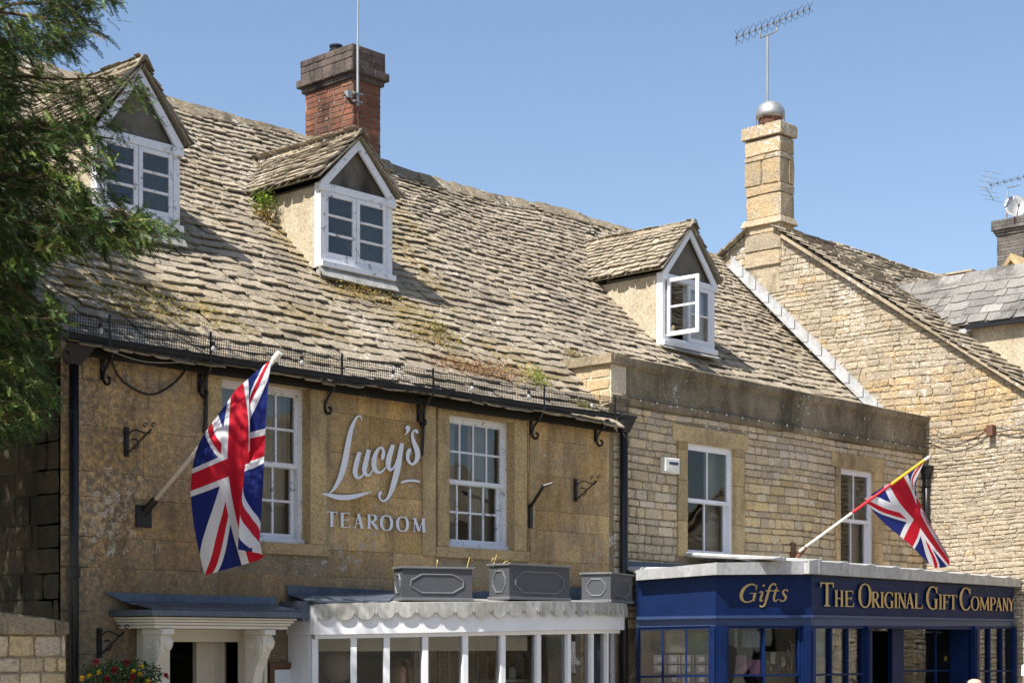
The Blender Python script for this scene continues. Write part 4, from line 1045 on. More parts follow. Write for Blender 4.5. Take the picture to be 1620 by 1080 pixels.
for i in range(3):
    e = (.0, .0) 
    panel(g, i, 'mb', 'fb', .045, .09, -.01 if i else 0, 1.01 if i < 2 else 1); panel(g, i, 'hb', 'mb', .0, .06, dz1=-.002); 
g.build("fascia_moulding", MT['bluelt'], FS)
g = M()
for i in range(3): panel(g, i, 'lb', 'lt', .11, .1, -.04 if i else 0, 1.03 if i < 2 else 1, dz0=-.0)
g.build("lead_gutter", MT['leadl'], SHOP)
g = M(); zt3 = [RZs['lt'][k] - .02 for k in range(4)]
roofp = [(15.75, FY, zt3[0] + .1), (22.85, FY, zt3[3] + .12), (22.85, 11.25, zt3[3]), (17.5, 11.25, zt3[2]), (16.2, 11.75, zt3[1]), (15.7, 12.5, zt3[0])]
g.prism([Vector(p_) for p_ in roofp], (0, 0, -.03))
LR = g.build("lead_roof", MT['leadl'], SHOP)
g = M()
for k in range(10):
    xx = 17.0 + k * .62; yf = 11.2 if xx > 17.5 else 11.3; zf = zt3[2] + (zt3[3] - zt3[2]) * (xx - 17.54) / 5.3
    g.tube([(xx, yf + .02, zf + .02), (xx, FY - .02, zf + .13)], .028, 8)
    g.prism([(xx + .03, yf + .03, zf - .0), (xx + .6, yf + .03, zf + .0), (xx + .6, FY, zf + .1), (xx + .03, FY, zf + .1)], (0, 0, .006))
    g.prism([(xx - .02, yf + .01, zf - .01), (xx - .3, yf + .01, zf + .012), (xx - .05, yf + .01, zf + .05)], (0, .5, .02))
g.build("lead_roll", MT['leadl'], LR)
g = M(); g.box(15.72, F(1215, 0).x, FY - .05, FY - .02, EYE + .85, EYE + 1.0); g.build("wall_flashing", MT['lead'], LR)
# windows of the bay
def glazed(i, a, b, nx, bars=True):
    A_, B_ = Vector(pl[i]), Vector(pl[i + 1]); d = (B_ - A_); Ln = d.length
    g = M(); w_ = .035 / Ln
    g2 = M(); panel(g2, i, .7, 'hb', -.05, .006, a, b); g2.build("pane", MT['glassd'], SHOP, fix=False)
    for k in range(nx + 1):
        t = a + (b - a) * k / nx; ww = .022 / Ln if 0 < k < nx else .03 / Ln
        panel(g, i, .7, 'hb', -.01, .07, t - ww / 2, t + ww / 2)
    za = 'gb'
    panel(g, i, 'gb', 'gb', -.014, .06, a, b, dz0=-.012, dz1=.012); panel(g, i, 'hb', 'hb', -.012, .06, a, b, dz0=-.035)
    panel(g, i, .9, .93, -.012, .06, a, b)
    g.build("glazing_bar", MT['blue'], SHOP)
def pilas(i, a, b, off=.02): 
    g = M(); panel(g, i, .1, 'hb', off, .1, a, b, dz1=-.001)
    panel(g, i, .1, 'hb', off + .012, .02, a + (b - a) * .2, b - (b - a) * .2, dz1=-.04); g.build("pilaster", MT['blue'], SHOP, bevel=.004)
def fr(i, px):                               # fraction along panel i seen at pixel column px
    A_, B_ = Vector(pl[i]), Vector(pl[i + 1]); lo, hi = -.2, 1.2
    for _ in range(40):
        m_ = (lo + hi) / 2; q = A_ + (B_ - A_) * m_
        if px_of(q.x, q.y) < px: lo = m_
        else: hi = m_
    return lo
pilas(0, -.0, fr(0, 1010)); glazed(0, fr(0, 1011), fr(0, 1123), 3); pilas(0, fr(0, 1124), 1.)
pilas(1, 0.0, fr(1, 1151)); glazed(1, fr(1, 1152), fr(1, 1267), 2); pilas(1, fr(1, 1268), 1.)
glazed(2, fr(2, 1290), fr(2, 1369), 3); pilas(2, 0.0, fr(2, 1289), .015); pilas(2, fr(2, 1370), fr(2, 1377), .03)
pilas(2, fr(2, 1540), fr(2, 1547), .03); glazed(2, fr(2, 1548), fr(2, 1606), 3); pilas(2, fr(2, 1607), 1., .015)
# recessed entrance
ex0, ex1 = 17.54 + fr(2, 1377) * 5.28, 17.54 + fr(2, 1540) * 5.28
ry = 11.62; d0, d1 = P(1430, 0, y=ry).x, P(1532, 0, y=ry).x
g = M(); g.box(ex0 - .03, ex0, 11.35, ry, .1, RZs['hb'][2]); g.box(ex1, ex1 + .03, 11.35, ry + .05, .1, RZs['hb'][2]); g.box(ex0, ex1 + .3, 11.31, ry + .1, RZs['hb'][2] - .02, RZs['hb'][2] + .02)
g.build("porch_lining", MT['blue'], SHOP)
zd = P(1480, 992, y=ry).z
g = M(); g.box(d0 - .3, d0, ry, ry + .07, .1, zd + .08); g.box(d1, d1 + .14, ry, ry + .07, .1, zd + .08); g.box(d0, d1, ry, ry + .07, zd, zd + .08)
zm_ = P(1480, 1060, y=ry).z
g.box((d0 + d1) / 2 - .015, (d0 + d1) / 2 + .015, ry + .01, ry + .06, .9, zd); g.box(d0, d1, ry + .012, ry + .058, zm_ - .015, zm_ + .015); g.box(d0, d1, ry + .01, ry + .06, .1, .9)
DR = g.build("door", MT['blue'], SHOP, bevel=.004)
g = M(); g.add([(d0, ry + .035, .9), (d1, ry + .035, .9), (d1, ry + .035, zd), (d0, ry + .035, zd)], [(0, 1, 2, 3)]); g.build("pane", MT['glassd'], DR, fix=False)
g = M(); g.box(d0 - .12, d0 - .1, ry - .03, ry, 1.05, 1.15); g.build("handle", MT['galv'], DR)
for (cpx) in (1395, 1458): 
    c = P(cpx, 0, y=11.7); g = M(); g.lathe([(.05, 0), (.05, .012)], (c.x, 11.7, RZs['hb'][2] - .035), 12); g.build("downlight", MT['white'], SHOP)
# shop interior
g = M(); g.box(15.8, 22.8, FY + 2.2, FY + 2.3, 0, 2.5); g.box(16.2, 22.8, 12.4, FY + 2.2, 2.46, 2.5)
g.box(22.75, 22.84, 11.35, FY + 2.2, 0, 2.44); g.build("shop_interior", MT['roomdark'], SHOP)
g = M(); g.box(16.0, 22.8, 11.6, 13, .1, .12); g.build("shop_floor", MT['wood'], SHOP)
g = M()
g.box(19.2, 19.25, 11.7, 13.6, .2, 2.3); g.build("display_partition", MT['roomdark'], SHOP)

# ============================================================ signs
def catmull(pts, n=8):
    out = []; N = len(pts)
    for i in range(N - 1):
        p0, p1, p2, p3 = pts[max(i - 1, 0)], pts[i], pts[i + 1], pts[min(i + 2, N - 1)]
        for k in range(n):
            t = k / n; out.append(tuple(.5 * ((2 * p1[j]) + (-p0[j] + p2[j]) * t + (2 * p0[j] - 5 * p1[j] + 4 * p2[j] - p3[j]) * t * t + (-p0[j] + 3 * p1[j] - 3 * p2[j] + p3[j]) * t ** 3) for j in range(len(p1))))
    out.append(pts[-1]); return out
def stroke(m, pts, mapf, depth, lay=0, smooth=True):
    """pts: (x,y,w) in drawing units; mapf(x,y,d) -> world point at depth d in front of the wall"""
    if smooth and len(pts) > 2: pts = catmull(pts)
    n = len(pts); Lf, Rt = [], []
    for i in range(n):
        a, b = pts[max(i - 1, 0)], pts[min(i + 1, n - 1)]
        dx, dy = b[0] - a[0], b[1] - a[1]; d = math.hypot(dx, dy) or 1; w_ = max(pts[i][2], .5e-3) / 2
        nx, ny = -dy / d * w_, dx / d * w_
        Lf.append((pts[i][0] + nx, pts[i][1] + ny)); Rt.append((pts[i][0] - nx, pts[i][1] - ny))
    dp = depth + lay * .0006; vs = []
    for l_, r_ in zip(Lf, Rt): vs += [mapf(l_[0], l_[1], dp), mapf(r_[0], r_[1], dp), mapf(l_[0], l_[1], .002), mapf(r_[0], r_[1], .002)]
    fs = []
    for i in range(n - 1):
        a, b = 4 * i, 4 * i + 4; fs += [(a, b, b + 1, a + 1), (a, a + 2, b + 2, b), (a + 1, b + 1, b + 3, a + 3)]
    fs += [(0, 1, 3, 2), (4 * n - 4, 4 * n - 2, 4 * n - 1, 4 * n - 3)]
    m.add(vs, fs)
LZ = lambda x, y, d: P(500 + x / 4.909, 640 + y / 4.909, y=FY - d)
SG = thing("tearoom_sign", "white raised script and capitals reading Lucy's TEAROOM on the ochre wall", "sign", F(595, 845, .01))
lucys = {
 'L': [[(353, 122, 7), (350, 100, 11), (335, 88, 14), (315, 100, 18), (290, 145, 26), (268, 210, 35), (250, 300, 42), (232, 400, 46), (212, 490, 46), (185, 570, 38), (155, 630, 28), (125, 668, 18), (104, 690, 8)],
       [(44, 692, 4), (70, 694, 18), (110, 703, 28), (170, 717, 38), (240, 719, 40), (310, 708, 34), (370, 692, 22), (415, 677, 9), (434, 671, 2)]],
 'u': [[(338, 368, 30), (322, 420, 36), (308, 480, 38), (303, 530, 36), (318, 562, 26), (340, 565, 18), (362, 545, 14), (385, 505, 12), (400, 460, 12)],
       [(410, 348, 32), (395, 410, 36), (380, 470, 38), (376, 515, 34), (390, 543, 24), (412, 545, 16), (432, 520, 12), (446, 490, 8)]],
 'c': [[(512, 428, 12), (518, 405, 30), (524, 370, 26), (515, 338, 18), (495, 335, 18), (470, 365, 28), (452, 420, 36), (450, 475, 38), (466, 515, 30), (495, 525, 20), (522, 508, 14), (548, 475, 8)]],
 'y': [[(598, 310, 30), (580, 365, 38), (564, 425, 42), (560, 475, 36), (575, 503, 24), (596, 495, 16), (615, 465, 14), (635, 410, 14)],
       [(668, 298, 30), (655, 370, 38), (642, 450, 44), (625, 530, 46), (604, 610, 42), (580, 680, 32), (552, 730, 22), (522, 747, 15), (500, 733, 14), (492, 705, 20), (502, 680, 24), (506, 672, 14)]],
 'apostrophe': [[(712, 160, 14), (712, 175, 36), (714, 192, 32), (708, 212, 18), (690, 236, 4)]],
 's': [[(788, 222, 14), (782, 208, 26), (770, 197, 18), (752, 212, 16), (748, 245, 22), (762, 295, 32), (782, 345, 40), (790, 390, 40), (778, 435, 30), (755, 460, 18), (732, 455, 20), (714, 425, 26), (712, 385, 28), (726, 352, 30), (736, 344, 12)]],
 'dash': [[(658, 606, 14), (690, 594, 18), (730, 588, 18), (770, 590, 18), (806, 598, 14)]]}
for k, ss in lucys.items():
    g = M()
    for i, s_ in enumerate(ss): stroke(g, s_, LZ, .02, i)
    g.build("dash" if k == 'dash' else ("apostrophe" if k == 'apostrophe' else "letter"), MT['signw'], SG)
# serif capitals in a unit box; x 0..1, y 0..1 (up), widths in cap heights; A = (thick, thin)
def glyph(ch, tk=.17, tn=.06, sf=.045):
    s = lambda x0, y0, x1, y1, w_: [(x0, y0, w_), (x1, y1, w_)]
    sr = lambda x, y, hw_: [(x - hw_, y, sf), (x + hw_, y, sf)]
    c = {
     'T': [s(.5, 0, .5, 1, tk), s(.02, 1 - tn / 2, .98, 1 - tn / 2, tn), s(.04, 1, .04, .8, sf), s(.96, 1, .96, .8, sf), sr(.5, sf / 2, .22)],
     'E': [s(.2, 0, .2, 1, tk), s(.05, 1 - tn / 2, .92, 1 - tn / 2, tn), s(.2, .52, .74, .52, tn), s(.05, tn / 2, .97, tn / 2, tn), s(.91, 1, .91, .8, sf), s(.74, .62, .74, .42, sf), s(.96, .0, .96, .24, sf)],
     'A': [s(.16, 0, .49, .98, tn), s(.49, 1.0, .83, 0, tk), s(.27, .33, .68, .33, tn), sr(.14, sf / 2, .15), sr(.84, sf / 2, .17)],
     'R': [s(.2, 0, .2, 1, tk), [(.05, 1 - tn / 2, tn), (.5, 1 - tn / 2, tn), (.66, .92, tk * .7), (.74, .77, tk), (.66, .6, tk * .7), (.5, .53, tn), (.2, .52, tn)], s(.42, .52, .86, .02, tk), sr(.2, sf / 2, .18), sr(.9, sf / 2, .1)],
     'O': [[(.5, 1, tn), (.24, .93, tk * .6), (.09, .72, tk), (.06, .5, tk), (.09, .28, tk), (.24, .07, tk * .6), (.5, 0, tn), (.76, .07, tk * .6), (.91, .28, tk), (.94, .5, tk), (.91, .72, tk), (.76, .93, tk * .6), (.5, 1, tn)]],
     'M': [s(.13, 0, .16, 1, tn), s(.15, 1, .5, .08, tk), s(.5, .05, .82, 1, tn), s(.82, 1, .86, 0, tk), sr(.12, sf / 2, .12), sr(.87, sf / 2, .12), sr(.1, 1 - sf / 2, .1), sr(.88, 1 - sf / 2, .1)],
     'H': [s(.2, 0, .2, 1, tk), s(.8, 0, .8, 1, tk), s(.2, .5, .8, .5, tn), sr(.2, sf / 2, .18), sr(.8, sf / 2, .18), sr(.2, 1 - sf / 2, .18), sr(.8, 1 - sf / 2, .18)],
     'I': [s(.5, 0, .5, 1, tk), sr(.5, sf / 2, .5), sr(.5, 1 - sf / 2, .5)],
     'G': [[(.9, .78, sf), (.78, .93, tn), (.55, 1, tn), (.28, .93, tk * .7), (.1, .7, tk), (.06, .5, tk), (.1, .3, tk), (.28, .07, tk * .7), (.55, 0, tn), (.8, .04, tn), (.86, .08, tn)], s(.84, .02, .84, .42, tk), sr(.82, .43, .17), s(.91, 1, .9, .72, sf)],
     'N': [s(.17, 0, .17, 1, tn), s(.16, 1, .83, 0, tk), s(.84, 0, .84, 1, tn), sr(.17, sf / 2, .15), sr(.84, 1 - sf / 2, .15), sr(.1, 1 - sf / 2, .12)],
     'L': [s(.22, 0, .22, 1, tk), s(.05, tn / 2, .95, tn / 2, tn), s(.94, 0, .94, .25, sf), sr(.22, 1 - sf / 2, .2)],
     'F': [s(.22, 0, .22, 1, tk), s(.05, 1 - tn / 2, .95, 1 - tn / 2, tn), s(.22, .5, .76, .5, tn), s(.94, 1, .94, .78, sf), s(.76, .6, .76, .4, sf), sr(.22, sf / 2, .2)],
     'C': [[(.92, .76, sf), (.8, .93, tn), (.56, 1, tn), (.28, .93, tk * .7), (.1, .7, tk), (.06, .5, tk), (.1, .3, tk), (.28, .07, tk * .7), (.56, 0, tn), (.8, .06, tn), (.93, .2, sf)], s(.93, 1, .92, .72, sf)],
     'P': [s(.22, 0, .22, 1, tk), [(.05, 1 - tn / 2, tn), (.55, 1 - tn / 2, tn), (.78, .9, tk * .7), (.87, .73, tk), (.78, .56, tk * .7), (.55, .47, tn), (.22, .46, tn)], sr(.22, sf / 2, .2)],
     'Y': [s(.5, 0, .5, .5, tk), s(.5, .46, .14, 1, tk), s(.5, .48, .86, 1, tn), sr(.5, sf / 2, .22), sr(.13, 1 - sf / 2, .15), sr(.87, 1 - sf / 2, .13)]}
    return c[ch]
def caps(m, ch, rect, W3d, depth, tk=.17, lay0=0):
    """rect: pixel corners (x0,ytop0,x1,ytop1,ybot0,ybot1); W3d(px,py,d)"""
    x0, yt0, x1, yt1, yb0, yb1 = rect; H = ((yb0 - yt0) + (yb1 - yt1)) / 2; Wd = x1 - x0; asp = Wd / H
    def mp(x, y, d):
        f = x / asp; return W3d(x0 + Wd * f, (yb0 + (yb1 - yb0) * f) * (1 - y) + (yt0 + (yt1 - yt0) * f) * y, d)
    for i, s_ in enumerate(glyph(ch, tk)):
        stroke(m, [(p[0] * asp, p[1], p[2]) for p in s_], mp, depth, i + lay0, smooth=len(s_) > 2)
LW = lambda px, py, d: P(px, py, y=FY - d)
z8 = lambda x, y: (500 + x / 4.909, 640 + y / 4.909)
for ch, (a, b, t, bt) in zip("TEAROOM", [(82, 163, 828, 945), (188, 264, 838, 953), (288, 372, 845, 958), (393, 487, 851, 963), (502, 592, 860, 974), (627, 716, 869, 981), (748, 852, 880, 988)]):
    g = M(); (xa, ya), (xb, yb2) = z8(a, t), z8(b, bt); sk = (b - a) / 4.909 * .055
    caps(g, ch, (xa, ya - sk / 2, xb, ya + sk / 2, yb2 - sk / 2, yb2 + sk / 2), LW, .02, tk=.19); g.build("letter", MT['signw'], SG)
# gift company lettering on the straight fascia
g8 = lambda x, y: (1000 + x / 2.613, 860 + y / 2.613)
GS = thing("fascia_sign", "gilt raised capitals reading THE ORIGINAL GIFT COMPANY on the navy fascia", "sign", P(1450, 960, y=11.27))
GWf = lambda px, py, d: P(px, py, y=11.3 - d)
letters = [('T', 778, 834, 1), ('H', 837, 875, 0), ('E', 879, 916, 0), ('O', 938, 988, 1), ('R', 990, 1025, 0), ('I', 1026, 1042, 0), ('G', 1044, 1080, 0), ('I', 1083, 1098, 0), ('N', 1099, 1134, 0), ('A', 1130, 1166, 0), ('L', 1167, 1202, 0),
           ('G', 1218, 1264, 1), ('I', 1267, 1283, 0), ('F', 1285, 1311, 0), ('T', 1311, 1344, 0), ('C', 1356, 1400, 1), ('O', 1402, 1434, 0), ('M', 1436, 1478, 0), ('P', 1479, 1504, 0), ('A', 1501, 1530, 0), ('N', 1531, 1556, 0), ('Y', 1555, 1580, 0)]
for ch, a, b, big in letters:
    tb = lambda x: 256 + (x - 778) * (277 - 256) / (1577 - 778)
    hh = (98 if big else 68) - (a - 778) * .014
    if ch == 'Y' or a > 1400: hh -= 4
    g = M(); (xa, ya), (xb, yb2) = g8(a, tb(a)), g8(b, tb(b))
    dt = hh / 2.613
    caps(g, ch, (xa, ya - dt, xb, yb2 - dt, ya, yb2), GWf, .028, tk=.13 if not big else .11); g.build("letter", MT['gold'], GS)
# italic Gifts on the canted panel (traced in the 4.91x view)
A_, B_ = Vector(G1), Vector(G2); dd = B_ - A_; nr = Vector((dd.y, -dd.x)).normalized()
def GI(x, y, d):
    px_, py_ = 1000 + x / 4.91, 860 + y / 4.91; r_ = ray(px_, py_)
    n3 = Vector((nr.x, nr.y, 0)); p0 = Vector((A_.x, A_.y, 0)) + n3 * d
    t = p0.dot(n3) / Vector((r_.x, r_.y, 0)).dot(n3); return Vector((r_.x * t, r_.y * t, EYE + r_.z * t))
IS = thing("italic_sign", "gilt italic word Gifts on the canted navy panel", "sign", GI(1020, 440, .01))
gifts = {'G': [[(965, 355, 5), (960, 325, 8), (935, 312, 10), (905, 318, 14), (870, 345, 22), (850, 385, 26), (850, 420, 24), (870, 445, 14), (900, 450, 9), (935, 438, 10)], [(955, 385, 18), (948, 410, 20), (942, 442, 14)], [(915, 382, 6), (970, 382, 6)], [(972, 316, 4), (962, 360, 5)]],
 'i': [[(985, 378, 5), (1005, 368, 10), (1010, 385, 17), (998, 425, 17), (1000, 443, 11), (1022, 432, 5)], [(1022, 314, 4), (1022, 322, 20), (1022, 331, 4)]],
 'f': [[(1118, 322, 4), (1112, 315, 16), (1095, 308, 10), (1072, 330, 15), (1056, 380, 19), (1042, 430, 19), (1028, 472, 13), (1008, 486, 8), (996, 480, 13), (994, 474, 4)], [(1035, 362, 8), (1092, 362, 8)]],
 't': [[(1126, 330, 5), (1115, 365, 14), (1103, 405, 17), (1102, 432, 15), (1115, 442, 9), (1140, 424, 4)], [(1090, 362, 8), (1144, 362, 8)]],
 's': [[(1210, 368, 5), (1205, 360, 12), (1188, 355, 8), (1172, 370, 14), (1180, 392, 18), (1194, 412, 18), (1186, 434, 12), (1166, 443, 8), (1152, 436, 12), (1152, 428, 4)]]}
for k, ss in gifts.items():
    g = M()
    for i, s_ in enumerate(ss): stroke(g, s_, GI, .012, i)
    g.build("letter", MT['gold'], IS)
# ============================================================ GABLE HOUSE on the right
XH = XR + .0
H = thing("gable_house", "tall house whose sunlit rubble gable wall rises past the terrace", "house", (XH, 15.4, 0))
def H3(px, py, x=XH): return P(px, py, x=x)
apx = H3(1215, 330)
rl0 = H3(1236, 355); rl1 = H3(1620, 608)     # front rake
fs_ = (rl0.z - rl1.z) / (rl0.y - rl1.y)      # slope of the front roof
AY = H3(1205, 340).y; AZ = EYE + 6.86; fs_ = (AZ - rl1.z) / (AY - rl1.y)
lk = H3(1140, 405); bs_ = (AZ - lk.z) / (lk.y - AY)
FYH = 8.2                                    # front of this house, off frame to the right
zf = AZ - fs_ * (AY - FYH); YBK = AY + (AZ - 4) / bs_
g = M()
poly = [(FYH, 0), (YBK, 0), (YBK, 4), (AY, AZ), (FYH, zf)]
g.prism([(XH + .05, a, b) for a, b in poly], (.4, 0, 0))
HW = g.build("gable_wall", MT['gmortar'], H)
g = M(); r3 = random.Random(21)
rr = rows_rand(0, 4.9, (.045, .085), r3) + rows_rand(4.9, AZ, (.05, .12), r3)
ocher = lambda y, z: (5.2 < z < 6.3 and y < 14.6 - (z - 5.2) * .3) or (abs(y - 15.6) < .35 and 6.9 < z < 7.8) or r3.random() < .04
def tfh(u, v):
    y = FYH + u
    oc = .9 if (5.15 < v < 6.2 and y < 14.6 and r3.random() < .8) else (.8 if r3.random() < .09 else 0)
    return (oc * r3.uniform(.6, 1) + r3.random() * .15, r3.random() * (.8 if v < 4.9 else 1), 0)
masonry(g, (XH + .045, FYH, 0), (0, 1, 0), (0, 0, 1), (-1, 0, 0), [q for q in rr if q[1] > 1.2], 0, YBK - FYH, (.1, .34), clip=[(-fs_, 1, zf - .02), (bs_, 1, AZ + bs_ * (AY - FYH) - .02)],
        gap=.005, jit=.011, proud=(0, .014), bev=.007, rnd=r3, wobble=.018, tf=tfh)
g.build("gable_stonework", MT['gable'], HW)
# roof: front slope and back slope
g = M(); XE = 46.0
Vf = Vector((0, 1, fs_)).normalized(); Nf = Vector((0, -Vf.z, Vf.y)); lf = (AY - FYH + .2) / Vf.y
O = Vector((XH - .1, FYH - .2, zf - fs_ * .2 + .01))
ch0, ch1 = H3(1177, 0).y, H3(1234, 0).y; chx = P(1257, 0, y=ch1).x - XH + .1
umf = lambda v: chx if FYH - .2 + Vf.y * v > ch1 - .12 else 0.
slates(g, O, (1, 0, 0), Vf, Nf, 9.5, lf - .16, .22, .16, .32, .26, r3, umin=umf, th=.026, lift=.018, sag=lambda u, v: -.03 * math.sin(u * .6) + .02 * math.sin(u * 1.7 + v))
g.prism([(XH + .02, FYH - .15, zf - fs_ * .15 - .02), (XE, FYH - .15, zf - fs_ * .15 - .02), (XE, AY, AZ - .02), (XH + .02, AY, AZ - .02)], (0, 0, -.05))
Vb = Vector((0, -1, bs_)).normalized(); Nb = Vector((0, Vb.z, Vb.y))
slates(g, (XH - .1, YBK, 4.05), (1, 0, 0), Vb, Nb, 5, (YBK - AY) / -Vb.y - .42, .22, .16, .32, .26, r3, th=.026, umin=lambda v: chx if YBK + Vb.y * v < ch0 + .05 else 0.)
g.prism([(XH + .02, YBK, 3.98), (XE, YBK, 3.98), (XE, AY, AZ - .02), (XH + .02, AY, AZ - .02)], (0, 0, -.05))
hr = g.build("roof", MT['slate'], H)
g = M(); x = XH + chx - .1
while x < 32:
    l = r3.uniform(.4, .6); g.prism([(x + .004, AY + a, AZ - .07 + b) for a, b in [(-.2, -.16), (-.03, .04), (.03, .04), (.2, -.16), (0, -.1)]], (l - .01, 0, r3.uniform(-.015, .015)), (r3.random(), r3.random(), 0)); x += l
g.build("ridge", MT['ridge'], hr)
g = M(); g.bar(Vector((XH - .03, FYH - .2, zf - fs_ * .2 - .05)), Vector((XH - .03, ch1 - .05, AZ - .05 - fs_ * (AY - ch1 + .05))), .06, .05); g.build("verge_mortar", MT['gmortar'], hr)
# lead flashing where the terrace roof meets the gable
g = M(); n = 14
for i in range(n):
    a = i / n; b = (i + 1) / n - .004; ya, yb3 = EY + .2 + (RY - .45 - EY) * a, EY + .2 + (RY - .45 - EY) * b
    zz = lambda y: roof_z(y) + .07
    g.prism([(XR - .02, ya, zz(ya) - .02), (XR - .02, yb3, zz(yb3) - .02), (XR - .02, yb3, zz(yb3) + .2), (XR - .02, ya, zz(ya) + .2)], (.05, 0, 0))
    g.prism([(XR - .17, ya, zz(ya) + .03), (XR - .17, yb3, zz(yb3) + .03), (XR - .0, yb3, zz(yb3) + .05), (XR - .0, ya, zz(ya) + .05)], (0, 0, .008))
g.build("lead_flashing", MT['leadl'], H)
# stone chimney on the apex
c0 = H3(1177, 0).y; c1 = H3(1234, 0).y       # back / front edges of the left face
xr_ = P(1257, 0, y=c1).x
zc = H3(1234, 212).z; zc2 = H3(1234, 190).z; zbm = H3(1234, 345).z
g = M(); r4 = random.Random(8)
g.box(XH + .03, xr_ - .03, c1 + .03, c0 - .03, AZ - 1.2, zc)
SC = g.build("chimney", MT['gmortar'], H)
g = M(); rws = [(AZ - .75, AZ - .5), (AZ - .5, AZ - .22), (AZ - .22, zbm + .05)] + [(zbm + .05 + (zc - zbm - .05) * a, zbm + .05 + (zc - zbm - .05) * b) for a, b in ((0, .3), (.3, .42), (.42, .73), (.73, .8), (.8, 1.))]
for (O_, U_, N_, l_) in (((XH + .03, c1, 0), (0, 1, 0), (-1, 0, 0), c0 - c1), ((XH, c1 + .03, 0), (1, 0, 0), (0, -1, 0), xr_ - XH), ((xr_ - .03, c1, 0), (0, 1, 0), (1, 0, 0), c0 - c1)):
    masonry(g, O_, U_, (0, 0, 1), N_, rws, 0, l_, (.5, 1.2), gap=.006, jit=.008, proud=(.01, .03), bev=.012, rnd=r4)
g.build("shaft_stonework", MT['gable'], SC)
g = M(); q = .06
g.hexa([(XH - .05, c1 - .05, zbm - .06), (xr_ + .05, c1 - .05, zbm - .06), (xr_ + .05, c0 + .05, zbm - .06), (XH - .05, c0 + .05, zbm - .06), (XH - .01, c1 - .01, zbm + .06), (xr_ + .01, c1 - .01, zbm + .06), (xr_ + .01, c0 + .01, zbm + .06), (XH - .01, c0 + .01, zbm + .06)], (.4, .5, 0))
g.build("base_moulding", MT['gable'], SC, bevel=.015); g = M()
g.box(XH - .035, xr_ + .035, c1 - .035, c0 + .035, zc + .02, zc2 - .02, (.5, .5, 0)); g.box(XH - .02, xr_ + .02, c1 - .02, c0 + .02, zc2 - .018, zc2, (.3, .5, 0))
g.build("chimney_cap", MT['gable'], SC, bevel=.02)
cc = Vector(((XH + xr_) / 2 - .04, (c0 + c1) / 2 - .05, zc2))
g = M(); rw = .235
g.lathe([(rw * .9, .12), (rw, .15), (rw, .2), (rw * .93, .27), (rw * .72, .34), (rw * .4, .385), (.03, .4)], cc, 24); g.build("steel_cowl", MT['galv'], SC, smooth=True)
g = M(); g.lathe([(rw * .75, .03), (rw * .8, .12), (rw * .8, .16)], cc, 20); g.lathe([(rw * .95, .0), (rw * .95, .03)], cc, 4)
for k in range(8):
    t = k * math.pi / 4; g.tube([cc + Vector((rw * .97 * math.cos(t), rw * .97 * math.sin(t), 0)), cc + Vector((rw * .97 * math.cos(t), rw * .97 * math.sin(t), .16))], .006, 5)
g.build("flue", MT['rust'], SC)
# yagi aerial
def yagi(name, label, base, top, a, b, n_el, elen, mat, loop=True, el_dir=(0, .3, 1), parent=None, group=None):
    base, top, a, b = map(Vector, (base, top, a, b)); R_ = thing(name, label, "aerial", base, group)
    g = M(); g.tube([base, top], .02, 10); g.build("mast", MT['galv'], R_)
    g = M(); g.tube([a, b], .011, 6)
    d = (b - a).normalized(); g.build("boom", MT['galv'], R_)
    mid = a + (b - a) * .32; m2 = a + (b - a) * .55
    g = M(); dn = Vector((0, 0, -.16))
    g.tube(catmull([tuple(mid), tuple(mid + dn * .9), tuple(mid + dn + d * .08), tuple(m2 + dn - d * .08), tuple(m2 + dn * .8), tuple(m2)], 4), .012, 8); g.build("cradle", MT['galv'], R_)
    ed = Vector(el_dir).normalized(); g = M()
    for i in range(n_el):
        c = a + (b - a) * (i / (n_el - 1)) ; e = elen * (1.0 - .25 * i / n_el)
        cv = d * .02
        for sg_ in (-1, 1):
            g.tube([c, c + ed * sg_ * e * .5 + cv * .5, c + ed * sg_ * e - cv * 1.5], .0042, 5)
            g.tube([c, c + ed * sg_ * e * .4 + cv * 2.2, c + ed * sg_ * e * .8 + cv * 5], .0042, 5)
        g.box(c.x - .012, c.x + .012, c.y - .012, c.y + .012, c.z - .012, c.z + .012)
    g.build("element", MT['wire'], R_); return R_
yc = cc.y; top = P(1214, 58, y=yc); base = Vector((top.x, yc, cc.z + .38))
yagi("yagi_aerial", "long yagi television aerial on the pole above the slim stone chimney", base, top, P(1165, 60, y=yc + .15), P(1280, 14, y=yc - .15), 13, .17, MT['galv'], el_dir=(.35, .3, 1))
# ---- cross wing roof beyond, with rendered wall
XW, XRg = 23.72, 24.3
ez = EYE + 4.865; rz = EYE + 5.65; R0 = Vector((0, 14.1, 0))
g = M(); y_back = R0.y + .2; y_frt = 9.5
g.box(XW, XRg + .58, y_frt, y_back, 5.0, ez + .02); wgw = g.build("wing_wall", MT['render_c'], H)
g = M(); Vw = Vector((XRg - XW + .12, 0, rz - ez)); ln = Vw.length; Vw.normalize(); Nw = Vector((-Vw.z, 0, Vw.x))
g.prism([(XW - .12, y_frt, ez - .02), (XW - .12, y_back, ez - .02), (XRg, y_back, rz - .02), (XRg, y_frt, rz - .02)], Nw * .015)
g.prism([(XRg + .7, y_frt, ez - .02), (XRg + .7, y_back, ez - .02), (XRg, y_back, rz - .02), (XRg, y_frt, rz - .02)], (0, 0, -.03))
slates(g, (XW - .12, y_back, ez), (0, -1, 0), Vw, Nw, y_back - y_frt, ln, .2, .18, .32, .3, r3, th=.009, lift=.003)
wr = g.build("wing_roof", MT['blueslate'], wgw)
g = M(); y = y_back
